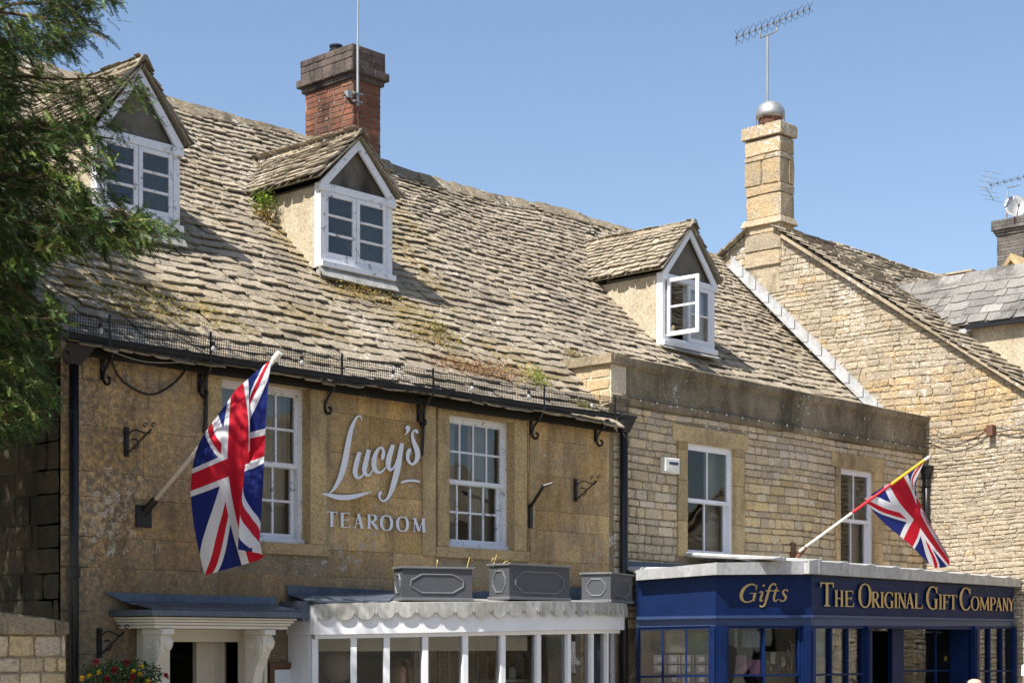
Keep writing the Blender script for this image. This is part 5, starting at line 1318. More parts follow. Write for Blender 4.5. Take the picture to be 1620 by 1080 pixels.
while y > y_frt:
    g.prism([(XRg - .12, y, rz - .12), (XRg - .02, y, rz + .03), (XRg + .02, y, rz + .03), (XRg + .12, y, rz - .12)], (0, -.53, 0), (r3.random(), r3.random(), 0)); y -= .545
g.build("wing_ridge", MT['blueslate'], wr)
g = M(); g.box(XW - .15, XW - .09, y_frt, 12.45, ez - .09, ez - .015); g.build("wing_gutter", MT['black'], wr)
c_ = P(1522, 525, x=XW - .12); g = M(); g.prism([c_ + Vector((0, 0, -.05)), c_ + Vector((0, -.2, .04)), c_ + Vector((0, .14, .05))], (.02, 0, 0)); g.build("corner_flashing", MT['leadl'], wr)
# wiring clipped across the gable wall
WC = thing("wall_cable", "thin sagging black cable pinned across the rubble gable wall", "cable", H3(1565, 680, XH - .03))
g = M(); cp = [(1466, 692), (1500, 703), (1530, 698), (1550, 688), (1565, 678), (1580, 677), (1600, 680), (1640, 681)]
g.tube([H3(a, b, XH - .03) for a, b in catmull([(float(a), float(b)) for a, b in cp], 5)], .009, 6); g.tube([H3(a, b, XH - .03) for a, b in catmull([(1565., 676.), (1540., 684.), (1500., 688.), (1466., 672.)], 5)], .005, 5)
g.build("cable", MT['wire'], WC); g = M(); c = H3(1567, 680, XH - .05); g.box(c.x - .04, c.x + .07, c.y - .05, c.y + .05, c.z - .08, c.z + .07); g.build("insulator", MT['rust'], WC)

# ---- far chimneys and gablet
BK = thing("grey_chimney_stack", "broad dark grey brick chimney stack at the right edge of the sky", "chimney", P(1600, 440, y=18.0))
x0_ = P(1577, 0, y=18.6).x; x1_ = x0_ + .9
z0_, z1_ = P(1577, 470, y=18.6).z, P(1577, 374, y=18.6).z; z2_ = P(1577, 350, y=18.6).z
chimney(BK, x0_, x1_, 16.4, 18.6, z0_, z1_, MT['greybrick'], MT['bmortar'], [(z1_, z1_ + .06, .03), (z1_ + .06, z1_ + .12, .06), (z1_ + .12, z2_, .1)], name="stack", seed=12)
xg = x0_ - 1.3
GB = thing("stone_gablet", "small pointed stone gablet in front of the grey chimney stack", "gable", P(1606, 440, x=xg))
a = P(1601, 403, x=xg); l_ = P(1575, 442, x=xg); r__ = P(1634, 436, x=xg)
g = M(); g.prism([l_ + Vector((0, 0, -.4)), r__ + Vector((0, 0, -.4)), r__, a + Vector((0, 0, -.12)), l_], (.5, 0, 0), (.6, .9, 0)); g.build("gable_wall", MT['gable'], GB)
g = M()
for e in (l_, r__): g.prism([a + Vector((-.08, 0, .03)), e + Vector((-.08, 0, -.02)), e + Vector((-.08, 0, -.14)), a + Vector((-.08, 0, -.13))], (.7, 0, 0))
g.build("coping", MT['trim'], GB)
RC = thing("red_chimney_stump", "weathered low red brick chimney stump behind the ridge", "chimney", P(1512, 450, y=17.5))
xr2 = P(1536, 0, y=17.2).x; ybk2 = P(1490, 0, x=xr2).y; xe2 = P(1549, 0, y=17.2).x; zt2 = P(1536, 427, y=17.2).z
chimney(RC, xr2, xe2, 17.2, ybk2, zt2 - .5, zt2 - .03, MT['brick'], MT['bmortar'], None, name="stack", seed=13)
g = M(); g.box(xr2 - .05, xe2 + .05, 17.15, ybk2 + .1, zt2 - .03, zt2 + .01); g.build("slab", MT['gmortar'], RC)
yy = 17.9
yb_ = P(1595, 330, y=yy)
yagi("yagi_aerial", "tangled yagi aerial with a reflector grid above the grey chimney stack", P(1592, 348, y=yy), P(1594, 302, y=yy), P(1567, 293, y=yy), P(1650, 272, y=yy - .4), 9, .16, MT['galv'], el_dir=(.6, .5, .6))
RG = S.objects["yagi_aerial.001"] if "yagi_aerial.001" in S.objects else None
g = M(); 
for (p0, p1) in (((1570, 272), (1556, 298)), ((1559, 296), (1572, 317))): g.tube([P(*p0, y=yy), P(*p1, y=yy)], .008, 6)
for (cx_, cy_) in ((1570, 273), (1566, 281), (1562, 288), (1557, 297), (1563, 303), (1567, 311), (1571, 317)):
    g.tube([P(cx_ - 14, cy_ - 3, y=yy + .1), P(cx_ + 14, cy_ + 3, y=yy - .1)], .005, 5)
if RG: g.build("reflector", MT['galv'], RG)
dc = P(1607, 329, y=17.7); DS = thing("satellite_dish", "grey round satellite dish on top of the grey chimney stack", "satellite dish", dc - Vector((0, 0, .25)))
g = M(); ax_ = Vector((-.75, -.6, .25)).normalized(); bx = ax_.cross(Vector((0, 0, 1))).normalized(); by = bx.cross(ax_)
vs = [dc]; 
for ring in (1, 2, 3):
    for k in range(24):
        t = k * math.pi / 12; rr_ = .27 * ring / 3; vs.append(dc + (bx * math.cos(t) + by * math.sin(t)) * rr_ + ax_ * .07 * (ring / 3) ** 2)
fs = [(0, 1 + k, 1 + (k + 1) % 24) for k in range(24)] + [(1 + r0 * 24 + k, 1 + (r0 + 1) * 24 + k, 1 + (r0 + 1) * 24 + (k + 1) % 24, 1 + r0 * 24 + (k + 1) % 24) for r0 in (0, 1) for k in range(24)]
g.add(vs, fs); o = g.build("reflector", MT['galv'], DS, smooth=True, fix=False); sm = o.modifiers.new("t", 'SOLIDIFY'); sm.thickness = .008
g = M(); g.tube([dc - by * .24 + ax_ * .05, dc + ax_ * .3 - by * .1], .01, 6); g.tube([dc - ax_ * .02, dc - ax_ * .12, dc - ax_ * .12 - Vector((0, 0, .3))], .02, 8); g.build("arm", MT['rust'], DS)
g = M(); c = dc + ax_ * .3 - by * .1; g.lathe([(.02, -.03), (.03, 0), (.02, .04)], c, 10); g.build("receiver", MT['planter'], DS)

# ============================================================ gutter with bird guard, pipes
GT = thing("gutter", "black cast gutter with wire bird guard along the tearoom eaves", "gutter", (XL, EY, EYE + 2.6))
gy = EY - .04; gz = lambda px, py: P(px, py, y=gy).z
gx0, gx1 = P(105, 0, y=gy).x, P(975, 0, y=gy).x
gza, gzb = gz(105, 533), gz(975, 660)
gzf = lambda x: gza + (gzb - gza) * (x - gx0) / (gx1 - gx0) - .02 * math.sin(math.pi * (x - gx0) / (gx1 - gx0))
g = M(); n = 40; prof = [(-.055 * math.cos(t), -.05 * math.sin(t)) for t in [i * math.pi / 8 for i in range(9)]]
vs = []
for i in range(n + 1):
    x = gx0 + (gx1 - gx0) * i / n
    for s_ in (1., .88):
        for a, b in prof: vs.append((x, gy + a * s_, gzf(x) + .03 + b * s_))
fs = []
for i in range(n):
    for k in range(8):
        p_ = 18 * i + k; q_ = p_ + 18; fs += [(p_, q_, q_ + 1, p_ + 1), (p_ + 9, p_ + 10, q_ + 10, q_ + 9)]
    fs += [(18 * i, 18 * i + 9, 18 * i + 27, 18 * i + 18), (18 * i + 8, 18 * i + 26, 18 * i + 35, 18 * i + 17)]
g.add(vs, fs); g.build("trough", MT['black'], GT)
g = M(); GH = .235
def tri(m, a, b, r=.0032):
    a, b = Vector(a), Vector(b); d = (b - a).normalized(); u = d.cross(Vector((0, 1, .3))).normalized() * r; v_ = d.cross(u).normalized() * r
    m.add([a + u, a - u * .5 + v_ * .87, a - u * .5 - v_ * .87, b + u, b - u * .5 + v_ * .87, b - u * .5 - v_ * .87], [(0, 1, 4, 3), (1, 2, 5, 4), (2, 0, 3, 5)])
rg = random.Random(2)
gyf = lambda x, h: gy - .075 - .02 * h / GH - .012 * math.sin(x * 2.2) * h / GH
x = gx0 - .02
while x < gx1 + .12:
    z_ = gzf(min(x, gx1)) - .03; tri(g, (x, gyf(x, 0), z_), (x + rg.uniform(-.004, .004), gyf(x, GH), z_ + GH + .01 * math.sin(x * 3))); x += .026
for k in range(9):
    h = GH * k / 8.6; n = 60
    for i in range(n):
        xa = gx0 - .02 + (gx1 - gx0 + .14) * i / n; xb = gx0 - .02 + (gx1 - gx0 + .14) * (i + 1) / n
        tri(g, (xa, gyf(xa, h), gzf(min(xa, gx1)) - .03 + h + .01 * math.sin(xa * 3) * h / GH), (xb, gyf(xb, h), gzf(min(xb, gx1)) - .03 + h + .01 * math.sin(xb * 3) * h / GH))
g.build("wire_guard", MT['wire'], GT)
for pxx in (172, 332, 540, 684, 860, 972):
    x = P(pxx, 0, y=gy - .09).x; z_ = gzf(x); g = M(); g.box(x - .012, x + .012, gy - .105, gy - .1, z_ - .05, z_ + .23); g.build("guard_strap", MT['wire'], GT)
r5 = random.Random(31)
for pxx in (158, 336, 476, 620, 745, 835, 935): # festoon bulbs
    x = P(pxx, 0, y=gy - .11).x; z_ = gzf(x) + .08; g = M(); g.lathe([(.008, -.035), (.019, -.018), (.021, 0), (.012, .02)], (x, gy - .125, z_), 10); o = g.build("bulb", MT['bulb'], GT, smooth=True)
    g = M(); g.lathe([(.016, .02), (.016, .06)], (x, gy - .125, z_), 8); g.build("bulb_holder", MT['black'], GT)
def bracket_scroll(px, py, mirror=1, first=[None]):
    x = P(px, 0, y=FY - .06).x; z_ = gzf(x) - .03
    if first[0] is None:
        R_ = thing("gutter_bracket", "x", "bracket", (x, FY, z_)); g = M()
        pts = catmull([(x, FY - .18, z_ + .0), (x, FY - .14, z_ - .07), (x, FY - .05, z_ - .16), (x, FY - .02, z_ - .24), (x + .005, FY - .045, z_ - .29), (x + .01, FY - .09, z_ - .29), (x + .01, FY - .1, z_ - .25), (x + .01, FY - .07, z_ - .235)], 6)
        g.tube(pts, .014, 6); g.build("scroll", MT['black'], R_)
        g = M(); g.box(x - .02, x + .02, FY - .012, FY + .005, z_ - .25, z_ - .02); g.bar((x, FY, z_ - .005), (x, FY - .2, z_ - .005), .03, .015); g.build("back_bar", MT['black'], R_)
        first[0] = R_; return R_
    R_ = copy_tree(first[0]); R_.location = (x, FY, z_); return R_
for pxx, lb in ((168, "scrolled iron gutter bracket beside the left drainpipe"), (322, "scrolled iron gutter bracket left of the flag window"), (518, "scrolled iron gutter bracket between flag window and script lettering"),
                (668, "scrolled iron gutter bracket between lettering and right sash window"), (846, "scrolled iron gutter bracket just right of the right sash window"), (948, "scrolled iron gutter bracket nearest the right drainpipe")):
    o = bracket_scroll(pxx, 0); tag(o, lb, "bracket", "scrolled brackets under the tearoom gutter")
# drainpipes
def downpipe(name, label, px, ytop, ybot, hop, r=.042, y=FY - .07, joint=()):
    x = P(px, 0, y=y).x; zt_p = P(px, ytop, y=y).z; zb_p = max(.1, P(px, ybot, y=y).z); R_ = thing(name, label, "drainpipe", (x, FY, zb_p))
    g = M(); g.tube([(x, y, zb_p), (x, y, zt_p)], r, 14); g.build("pipe", MT['black'], R_, smooth=True)
    g = M()
    for j in joint: z_ = P(px, j, y=y).z; g.lathe([(r + .003, -.05), (r + .014, -.045), (r + .014, .045), (r + .003, .05)], (x, y, z_), 14)
    if joint: g.build("socket", MT['black'], R_)
    g = M(); w_, w2 = hop
    g.hexa([(x - r, y - r, zt_p - .12), (x + r, y - r, zt_p - .12), (x + r, y + r, zt_p - .12), (x - r, y + r, zt_p - .12), (x - w_, y - .09, zt_p + .05), (x + w2, y - .09, zt_p + .05), (x + w2, y + .07, zt_p + .05), (x - w_, y + .07, zt_p + .05)])
    g.box(x - w_ - .01, x + w2 + .01, y - .1, y + .07, zt_p + .052, zt_p + .08); g.build("hopper", MT['black'], R_); return R_
downpipe("drainpipe", "black drainpipe with wide hopper at the left corner of the tearoom", 117, 555, 1200, (.13, .17), joint=(905,))
downpipe("drainpipe", "black drainpipe with hopper between the tearoom and the gift shop walls", 987, 668, 1200, (.05, .12), r=.05, joint=(672,))
downpipe("drainpipe", "short black drainpipe at the right end of the parapet wall", 1466, 745, 880, (.07, .13), r=.045, joint=(765, 825))
# iron sign brackets on the wall
def sign_bracket(px, pt, pb, pr, lb, k):
    """flat iron back bar with an arm projecting from the wall and scrolls"""
    c = F(px, pt, .02); zb_ = F(px, pb, .02).z; R_ = thing("sign_bracket", lb, "bracket", (c.x, FY, zb_), "wrought iron sign brackets on the tearoom wall")
    hgt = c.z - zb_; L_ = .24
    g = M(); g.box(c.x - .02, c.x + .02, FY - .022, FY, zb_, c.z); g.build("back_bar", MT['black'], R_)
    D_ = Vector((.45, -.89, 0)); tip = Vector((c.x, FY - .02, c.z - hgt * .1)) + D_ * L_
    g = M(); g.tube([Vector((c.x, FY - .02, zb_ + hgt * .08)), tip], .009, 6)
    s0 = Vector((c.x, FY - .02, c.z - hgt * .3)); up = Vector((0, 0, 1))
    g.tube([Vector(p) for p in catmull([tuple(s0), tuple(s0 + D_ * .08 + up * .05), tuple(s0 + D_ * .2 + up * .01), tuple(tip)], 6)], .007, 6)
    cc_ = tip + up * .035 - D_ * .02
    for sgn in (-1, 1): g.tube([cc_ + D_ * (.04 * sgn) + (D_ * math.cos(t) + up * math.sin(t)) * (.022) * (1 - t / 12) for t in [i * .6 for i in range(10)]], .006, 5)
    c2 = s0 + D_ * .07 - up * hgt * .28
    g.tube([c2 + (D_ * math.cos(t - 1.5) + up * math.sin(t - 1.5)) * .045 for t in [i * .45 for i in range(9)]], .007, 5)
    g.build("scrollwork", MT['black'], R_)
sign_bracket(201, 675, 722, 235, "small wrought iron bracket above the large flagpole", 0)
sign_bracket(912, 757, 793, 935, "small wrought iron bracket near the right drainpipe", 1)
sign_bracket(158, 993, 1040, 190, "wrought iron bracket beside the door canopy above the flowers", 2)
c = F(838, 800, .0); R_ = thing("lamp_bracket", "bent black iron arm right of the right sash window", "bracket", c)
g = M(); g.box(c.x - .025, c.x + .025, FY - .025, FY, c.z - .25, c.z + .02); g.build("back_plate", MT['black'], R_)
g = M(); tp = P(860, 768, y=FY - .42); g.tube([c + Vector((0, -.02, 0)), tp], .02, 8); g.tube([tp, P(874, 764, y=FY - .5)], .014, 8); g.build("arm", MT['black'], R_)
# cables slung under the gutter
g = M(); g.tube([F(*p, .03) for p in catmull([(172., 556.), (190., 598.), (235., 624.), (275., 606.), (300., 575.)], 6)], .011, 6)
tag(g.build("slack_cable", MT['black']), "black cable looping below the gutter near the left drainpipe", "cable")
g = M(); g.tube([F(*p, .03) for p in catmull([(322., 570.), (326., 640.), (322., 684.)], 6)], .016, 6); tag(g.build("vertical_cable", MT['black']), "vertical black cable left of the flag window", "cable")
g = M(); g.tube([F(*p, .03) for p in catmull([(672., 640.), (670., 680.), (668., 720.)], 6)], .014, 6); tag(g.build("vertical_cable", MT['black']), "short black cable dropping beside the script lettering", "cable")
g = M(); g.tube([P(a, b, y=FY - .2) for a, b in catmull([(180., 557.), (230., 572.), (300., 572.), (320., 560.)], 5)], .004, 5); tag(g.build("pale_wire", MT['curtain']), "thin pale wire strung just under the gutter on the left", "cable")
# alarm box
AX0, AX1 = F(1046, 0, .02).x, F(1076, 0, .1).x
za, zb_ = F(1060, 722, .1).z, F(1060, 748, .1).z
AB = thing("alarm_box", "cream plastic alarm box between the drainpipe and the window", "alarm box", ((AX0 + AX1) / 2, FY, zb_))
g = M(); g.hexa([(AX0, FY - .09, zb_ + .02), (AX1, FY - .1, zb_), (AX1, FY, zb_), (AX0, FY, zb_), (AX0, FY - .08, za - .01), (AX1, FY - .1, za - .01), (AX1, FY, za), (AX0, FY, za)]); g.build("cover", MT['plastic'], AB, bevel=.012)
g = M(); g.box(AX1 - .0, AX1 + .02, FY - .09, FY - .01, zb_ + .01, za - .01); g.build("side_panel", MT['lead'], AB, bevel=.004)
g = M(); 
for k in range(10): xx = AX0 + .06 + k * (AX1 - AX0 - .1) / 10; g.box(xx, xx + .013, FY - .106, FY - .1, (za + zb_) / 2 + .005, (za + zb_) / 2 + .04)
g.build("lettering", MT['bluelt'], AB)
# menu case
MC = F(446, 1046, .04); mz0 = .75
g = M(); x0, x1 = F(426, 0, .04).x, F(474, 0, .04).x; zt_m = F(450, 1047, .04).z
R_ = thing("menu_case", "oak framed menu case on the wall beside the bow window", "menu case", ((x0 + x1) / 2, FY, zt_m - .6))
g.box(x0, x1, FY - .05, FY - .035, zt_m - .05, zt_m); g.box(x0, x1, FY - .05, FY - .035, zt_m - .6, zt_m - .55); g.box(x0, x0 + .05, FY - .052, FY - .033, zt_m - .55, zt_m - .05); g.box(x1 - .05, x1, FY - .052, FY - .033, zt_m - .55, zt_m - .05); g.box(x0 + .01, x1 - .01, FY - .033, FY, zt_m - .59, zt_m - .01)
g.build("frame", MT['wood'], R_, bevel=.004)
g = M(); g.box(x0 + .07, x1 - .07, FY - .038, FY - .034, zt_m - .54, zt_m - .07); g.build("menu", MT['paper'], R_)

# ============================================================ flags
def bspl(grid):
    nu, nv = len(grid), len(grid[0])
    def at(u, v):
        fu, fv = u * (nu - 1), v * (nv - 1)
        def cr(p0, p1, p2, p3, t): return tuple(.5 * ((2 * p1[j]) + (-p0[j] + p2[j]) * t + (2 * p0[j] - 5 * p1[j] + 4 * p2[j] - p3[j]) * t * t + (-p0[j] + 3 * p1[j] - 3 * p2[j] + p3[j]) * t ** 3) for j in range(3))
        i = min(int(fu), nu - 2); j = min(int(fv), nv - 2); rows = []
        for ii in (i - 1, i, i + 1, i + 2):
            R_ = grid[max(0, min(nu - 1, ii))]
            rows.append(cr(*[R_[max(0, min(nv - 1, jj))] for jj in (j - 1, j, j + 1, j + 2)], fv - j))
        return cr(*rows, fu - i)
    return at
def flag(name, grid, fold, parent, nu=110, nv=80):
    at = bspl(grid); m = M(); uv = []
    for a in range(nu + 1):
        for b in range(nv + 1):
            u, v = a / nu, b / nv; px_, py_, y = at(u, v)
            m.v.append(tuple(P(px_, py_, y=y + fold(u, v)))); uv.append((u, v))
    m.f = [(a * (nv + 1) + b, (a + 1) * (nv + 1) + b, (a + 1) * (nv + 1) + b + 1, a * (nv + 1) + b + 1) for a in range(nu) for b in range(nv)]
    m.t = [(.5, .5, .5)] * len(m.f); m.uv = uv
    return m.build(name, MT['flag'], parent, smooth=True, fix=False)
z7 = lambda x, y: (200 + x / 2.843, 540 + y / 2.843)
FB = F(228, 816, .0)
yt = 11.55                                   # the pole tip leans out over the pavement
F1 = thing("flag", "large drooping union flag on a slanting pole beside the script lettering", "flag", FB)
p0 = P(237, 800, y=FY - .06); p1 = P(441, 560, y=yt)
g = M(); g.tube([p0, p0 + (p1 - p0) * .985], .021, 12); g.build("pole", MT['whitepole'], F1, smooth=True)
g = M(); g.tube([p0 + (p1 - p0) * .965, p1 + (p1 - p0) * .01], .03, 12); g.build("tip", MT['whitepole'], F1)
g = M(); q0, q1 = F(214, 798), F(238, 835); g.box(q0.x, q1.x, FY - .02, FY, q1.z, q0.z); dd_ = (p1 - p0).normalized(); g.tube([p0 - dd_ * .1, p0 + dd_ * .08], .036, 12); g.build("wall_socket", MT['black'], F1)
def on_line(a_, b_, px):
    lo, hi = -.1, 1.2
    for _ in range(40):
        m_ = (lo + hi) / 2; q = a_ + (b_ - a_) * m_
        if px_of(q.x, q.y) < px: lo = m_
        else: hi = m_
    return a_.y + (b_.y - a_.y) * lo
ypole = lambda px: on_line(p0, p1, px)
G1_ = [  # rows u=0,.25,.5,.75,1 ; columns v=0..1 in eighths, in the 2.843x view
 [(385, 365), (412, 328), (440, 292), (466, 254), (493, 216), (532, 180), (573, 145), (612, 112), (650, 82)],
 [(322, 470), (362, 450), (405, 428), (452, 402), (503, 372), (552, 342), (552, 300), (596, 272), (634, 250)],
 [(290, 632), (338, 613), (392, 590), (448, 568), (506, 548), (556, 536), (540, 492), (582, 478), (622, 468)],
 [(304, 830), (362, 815), (425, 797), (480, 775), (535, 752), (572, 756), (512, 770), (562, 742), (612, 690)],
 [(352, 1050), (415, 1033), (480, 1015), (542, 998), (602, 978), (606, 955), (502, 934), (552, 930), (598, 905)]]
DEP = [[0] * 9, [0, -.04, -.06, -.05, 0, .02, .14, .06, .0], [-.02, -.06, -.09, -.07, -.02, .0, .16, .08, .0], [0, -.04, -.07, -.04, .0, .04, -.12, -.12, -.04], [0, -.04, -.06, -.02, .03, .03, -.13, -.14, -.06]]
yref = [12.15, 12.06, 11.96, 11.86, 11.76, 11.67, 11.6, 11.55, 11.5]
grid = [[(*z7(*G1_[i][j]), (ypole(z7(*G1_[0][j])[0]) - .045 if i == 0 else yref[j]) + DEP[i][j]) for j in range(9)] for i in range(5)]
flag("cloth", grid, lambda u, v: .012 * math.sin(v * 14 + u * 3) * min(1, u * 3) + .008 * math.sin(v * 33 + u * 9 + math.sin(u * 7)) * min(1, u * 2), F1, 120, 130)
z6 = lambda x, y: (1280 + x / 3.856, 660 + y / 3.856)
F2 = thing("flag", "small union flag on a pole with red and yellow binding above the gift shop", "flag", F(1257, 880))
k0 = P(1264, 872, y=FY - .12); k1 = P(1470, 722, y=FY - 1.15)
at_ = lambda t: k0 + (k1 - k0) * t
g = M(); g.tube([at_(0), at_(.46)], .018, 10); g.tube([at_(.955), at_(1)], .018, 10); g.build("pole", MT['whitepole'], F2)
g = M(); g.tube([at_(.4), at_(.7)], .02, 10); g.build("red_binding", MT['redp'], F2)
g = M(); g.tube([at_(.7), at_(.96)], .02, 10); g.build("yellow_binding", MT['yellow'], F2)
g = M(); q = F(1255, 858, .02); g.box(q.x - .05, q.x + .05, FY - .03, FY, F(1255, 890).z, q.z); g.tube([F(1256, 889, .03), at_(.05)], .03, 10); g.build("wall_bracket", MT['rust'], F2)
yp2 = lambda px: on_line(k0, k1, px)
G2_ = [[(335, 497), (425, 440), (530, 378), (625, 318), (702, 268)],
       [(440, 625), (480, 560), (600, 485), (632, 400), (650, 440)],
       [(608, 768), (640, 700), (672, 610), (668, 520), (735, 640)],
       [(690, 850), (728, 800), (740, 725), (752, 690), (800, 755)],
       [(765, 918), (830, 912), (858, 890), (850, 850), (864, 868)]]
D2_ = [[0, 0, 0, 0, 0], [0, -.05, -.08, .04, .12], [0, -.05, -.14, .02, .1], [0, -.05, -.12, .0, .06], [0, -.02, -.06, .0, .03]]
y2 = [12.1, 12.05, 12.0, 11.95, 11.9]
grid = [[(*z6(*G2_[i][j]), (yp2(z6(*G2_[0][j])[0]) if i == 0 else yp2(z6(*G2_[0][j])[0]) * .5 + y2[j] * .5) + D2_[i][j]) for j in range(5)] for i in range(5)]
flag("cloth", grid, lambda u, v: .02 * math.sin(v * 13 + u * 4) * min(1, u * 3), F2, 90, 70)

# ============================================================ planters on the bow roof
def planter(c, d, L_, Dp, Hh, lb, loc_z):
    """c: front left corner (x,y), d: unit direction along the front"""
    d = Vector((d[0], d[1], 0)).normalized(); b = Vector((-d.y, d.x, 0)); o = Vector((c[0], c[1], loc_z)); up = Vector((0, 0, 1))
    R_ = thing("planter", lb, "planter", o + d * L_ / 2 + b * Dp / 2, "grey box planters on the bow window roof")
    def bx(m, u0, u1, v0, v1, z0, z1): m.hexa([o + d * u + b * v + up * z for z in (z0, z1) for u, v in ((u0, v0), (u1, v0), (u1, v1), (u0, v1))])
    g = M(); t = .02
    bx(g, 0, L_, 0, t, .02, Hh - .02); bx(g, 0, L_, Dp - t, Dp, .02, Hh - .02); bx(g, 0, t, t + .0005, Dp - t - .0005, .02, Hh - .02); bx(g, L_ - t, L_, t + .0005, Dp - t - .0005, .02, Hh - .02); bx(g, t, L_ - t, t, Dp - t, .03, Hh - .06)
    g.build("box", MT['planter'], R_)
    g = M()
    for z0, z1, e in ((Hh - .02, Hh, .022), (0, .03, .014)):
        bx(g, -e, L_ + e, -e, t, z0, z1); bx(g, -e, L_ + e, Dp - t, Dp + e, z0, z1); bx(g, -e, t, t + .001, Dp - t - .001, z0, z1); bx(g, L_ - t, L_ + e, t + .001, Dp - t - .001, z0, z1)
    g.build("rim", MT['plantertrim'], R_, bevel=.004)
    def octo(fo, fd, fl):
        g = M()
        m_ = .07 * min(1, fl / .6) + .02; u0, u1, z0, z1 = m_, fl - m_, .075, Hh - .075; cx = min(.11, (u1 - u0) * .25); cz = (z1 - z0) * .34
        pts = [(u0, z0 + cz), (u0 + cx, z0), (u1 - cx, z0), (u1, z0 + cz), (u1, z1 - cz), (u1 - cx, z1), (u0 + cx, z1), (u0, z1 - cz)]
        for i in range(8):
            a_, b_ = pts[i], pts[(i + 1) % 8]; g.tube([fo + fd * a_[0] + up * a_[1], fo + fd * b_[0] + up * b_[1]], .009, 8)
        g.build("octagonal_moulding", MT['plantertrim'], R_)
    octo(o - b * .002, d, L_); octo(o - d * .002, b, Dp); octo(o + d * (L_ + .002), b, Dp)
    return R_
pz = lambda x, py, y: P(0, 0, z=0) if False else None
def zrow(px, py, y): return P(px, py, y=y).z
def arc_pt(px_, r_):
    best = min((abs(px_of(BCX + r_ * math.sin(t), BCY - r_ * math.cos(t)) - px_), t) for t in [rad(-50 + .1 * k) for k in range(860)])
    return Vector((BCX + r_ * math.sin(best[1]), BCY - r_ * math.cos(best[1])))
pa, pb = arc_pt(636, 3.08), arc_pt(747, 3.12); pc2, pd2 = arc_pt(806, 3.1), arc_pt(901, 3.1); pe2 = arc_pt(966, 3.08)
planter((pa.x, pa.y), (pb - pa), (pb - pa).length, .28, .33, "grey octagon panelled planter at the left of the bow roof", zt_(11.9) + .012)
planter((pc2.x, pc2.y), (pd2 - pc2), (pd2 - pc2).length, .28, .36, "grey octagon panelled planter in the middle with a cracked end", zt_(13.2) + .012)
planter((pe2.x, pe2.y), (.94, .34), .74, .34, .33, "grey octagon panelled planter at the right by the drainpipe", zt_(14.7) + .012)
g = M(); r6 = random.Random(3)
for (px_, py_, dx_, dy_) in ((780, 888, 12, -9), (792, 886, 18, 3), (738, 893, 10, -10), (690, 893, 3, -6), (785, 889, -8, -5)):
    yq = 12.2 if px_ < 760 else 11.75; a = P(px_, py_ + 8, y=yq); b = P(px_ + dx_ * .5, py_ + dy_ - 2, y=yq - .03); c = P(px_ + dx_, py_ + dy_ + 3, y=yq - .06); g.tube([a, b, c], [.006, .005, .002], 5, (.55, .42, .15))
tag(g.build("dry_stems", MT['goods']), "dry yellow stems sticking out of the box planters", "dead plant")

# ============================================================ hanging basket of flowers
hb = P(195, 1080, y=12.25); HB = thing("hanging_basket", "basket of crimson and yellow flowers by the left drainpipe", "flower basket", hb - Vector((0, 0, .3)))
g = M(); g.lathe([(.05, -.3), (.17, -.22), (.24, -.08), (.26, 0)], hb, 16, (.1, .06, .03)); g.build("basket", MT['goods'], HB)
g = M(); r7 = random.Random(17)
def leafq(m, c, s, rnd, col, nrm=None):
    d = Vector((rnd.gauss(0, 1), rnd.gauss(0, 1), rnd.gauss(0, .8))).normalized(); u = d.cross(Vector((rnd.gauss(0, 1), rnd.gauss(0, 1), rnd.gauss(0, 1)))).normalized()
    m.add([c - d * s, c + u * s * .45 - d * .1 * s, c + d * s, c - u * s * .45], [(0, 1, 2), (0, 2, 3)], col)
for k in range(2600):
    t, f_ = r7.uniform(0, 2 * math.pi), r7.random() ** .5; c = hb + Vector((math.cos(t) * .36 * f_, math.sin(t) * .3 * f_, r7.uniform(-.3, .22) * (1 - f_ * .35) + .02 * math.sin(t * 5)))
    b_ = r7.uniform(.5, 1.3); leafq(g, c, r7.uniform(.012, .026), r7, (.035 * b_, .085 * b_, .022 * b_))
g.build("foliage", MT['leaf'], HB, fix=False)
for (fx, fy, col) in ((152, 1049, 0), (201, 1049, 0), (181, 1061, 0), (210, 1072, 0), (170, 1074, 0), (262, 1070, 0), (240, 1085, 0), (211, 1063, 1), (221, 1067, 1), (225, 1055, 1), (130, 1073, 1), (234, 1078, 1), (156, 1063, 1), (245, 1084, 1), (141, 1070, 1), (205, 1084, 0)):
    c = P(fx, fy, y=11.93 + r7.uniform(-.04, .04)); g = M()
    for k in range(34 if col == 0 else 22):
        t = r7.uniform(0, 6.28); ph_ = r7.uniform(-.6, 1.2); s_ = .034 if col == 0 else .026
        d = Vector((math.cos(t) * math.cos(ph_), math.sin(t) * math.cos(ph_), math.sin(ph_))); b_ = r7.uniform(.6, 1.2)
        u = d.cross(Vector((0, 0, 1))).normalized() * s_ * .4
        g.add([c, c + d * s_ * .7 + u, c + d * s_ * 1.25, c + d * s_ * .7 - u], [(0, 1, 2, 3)], (.3 * b_, .004, .018) if col == 0 else (.75 * b_, .5 * b_, .01))
    g.build("flower", MT['plant'], HB, fix=False)

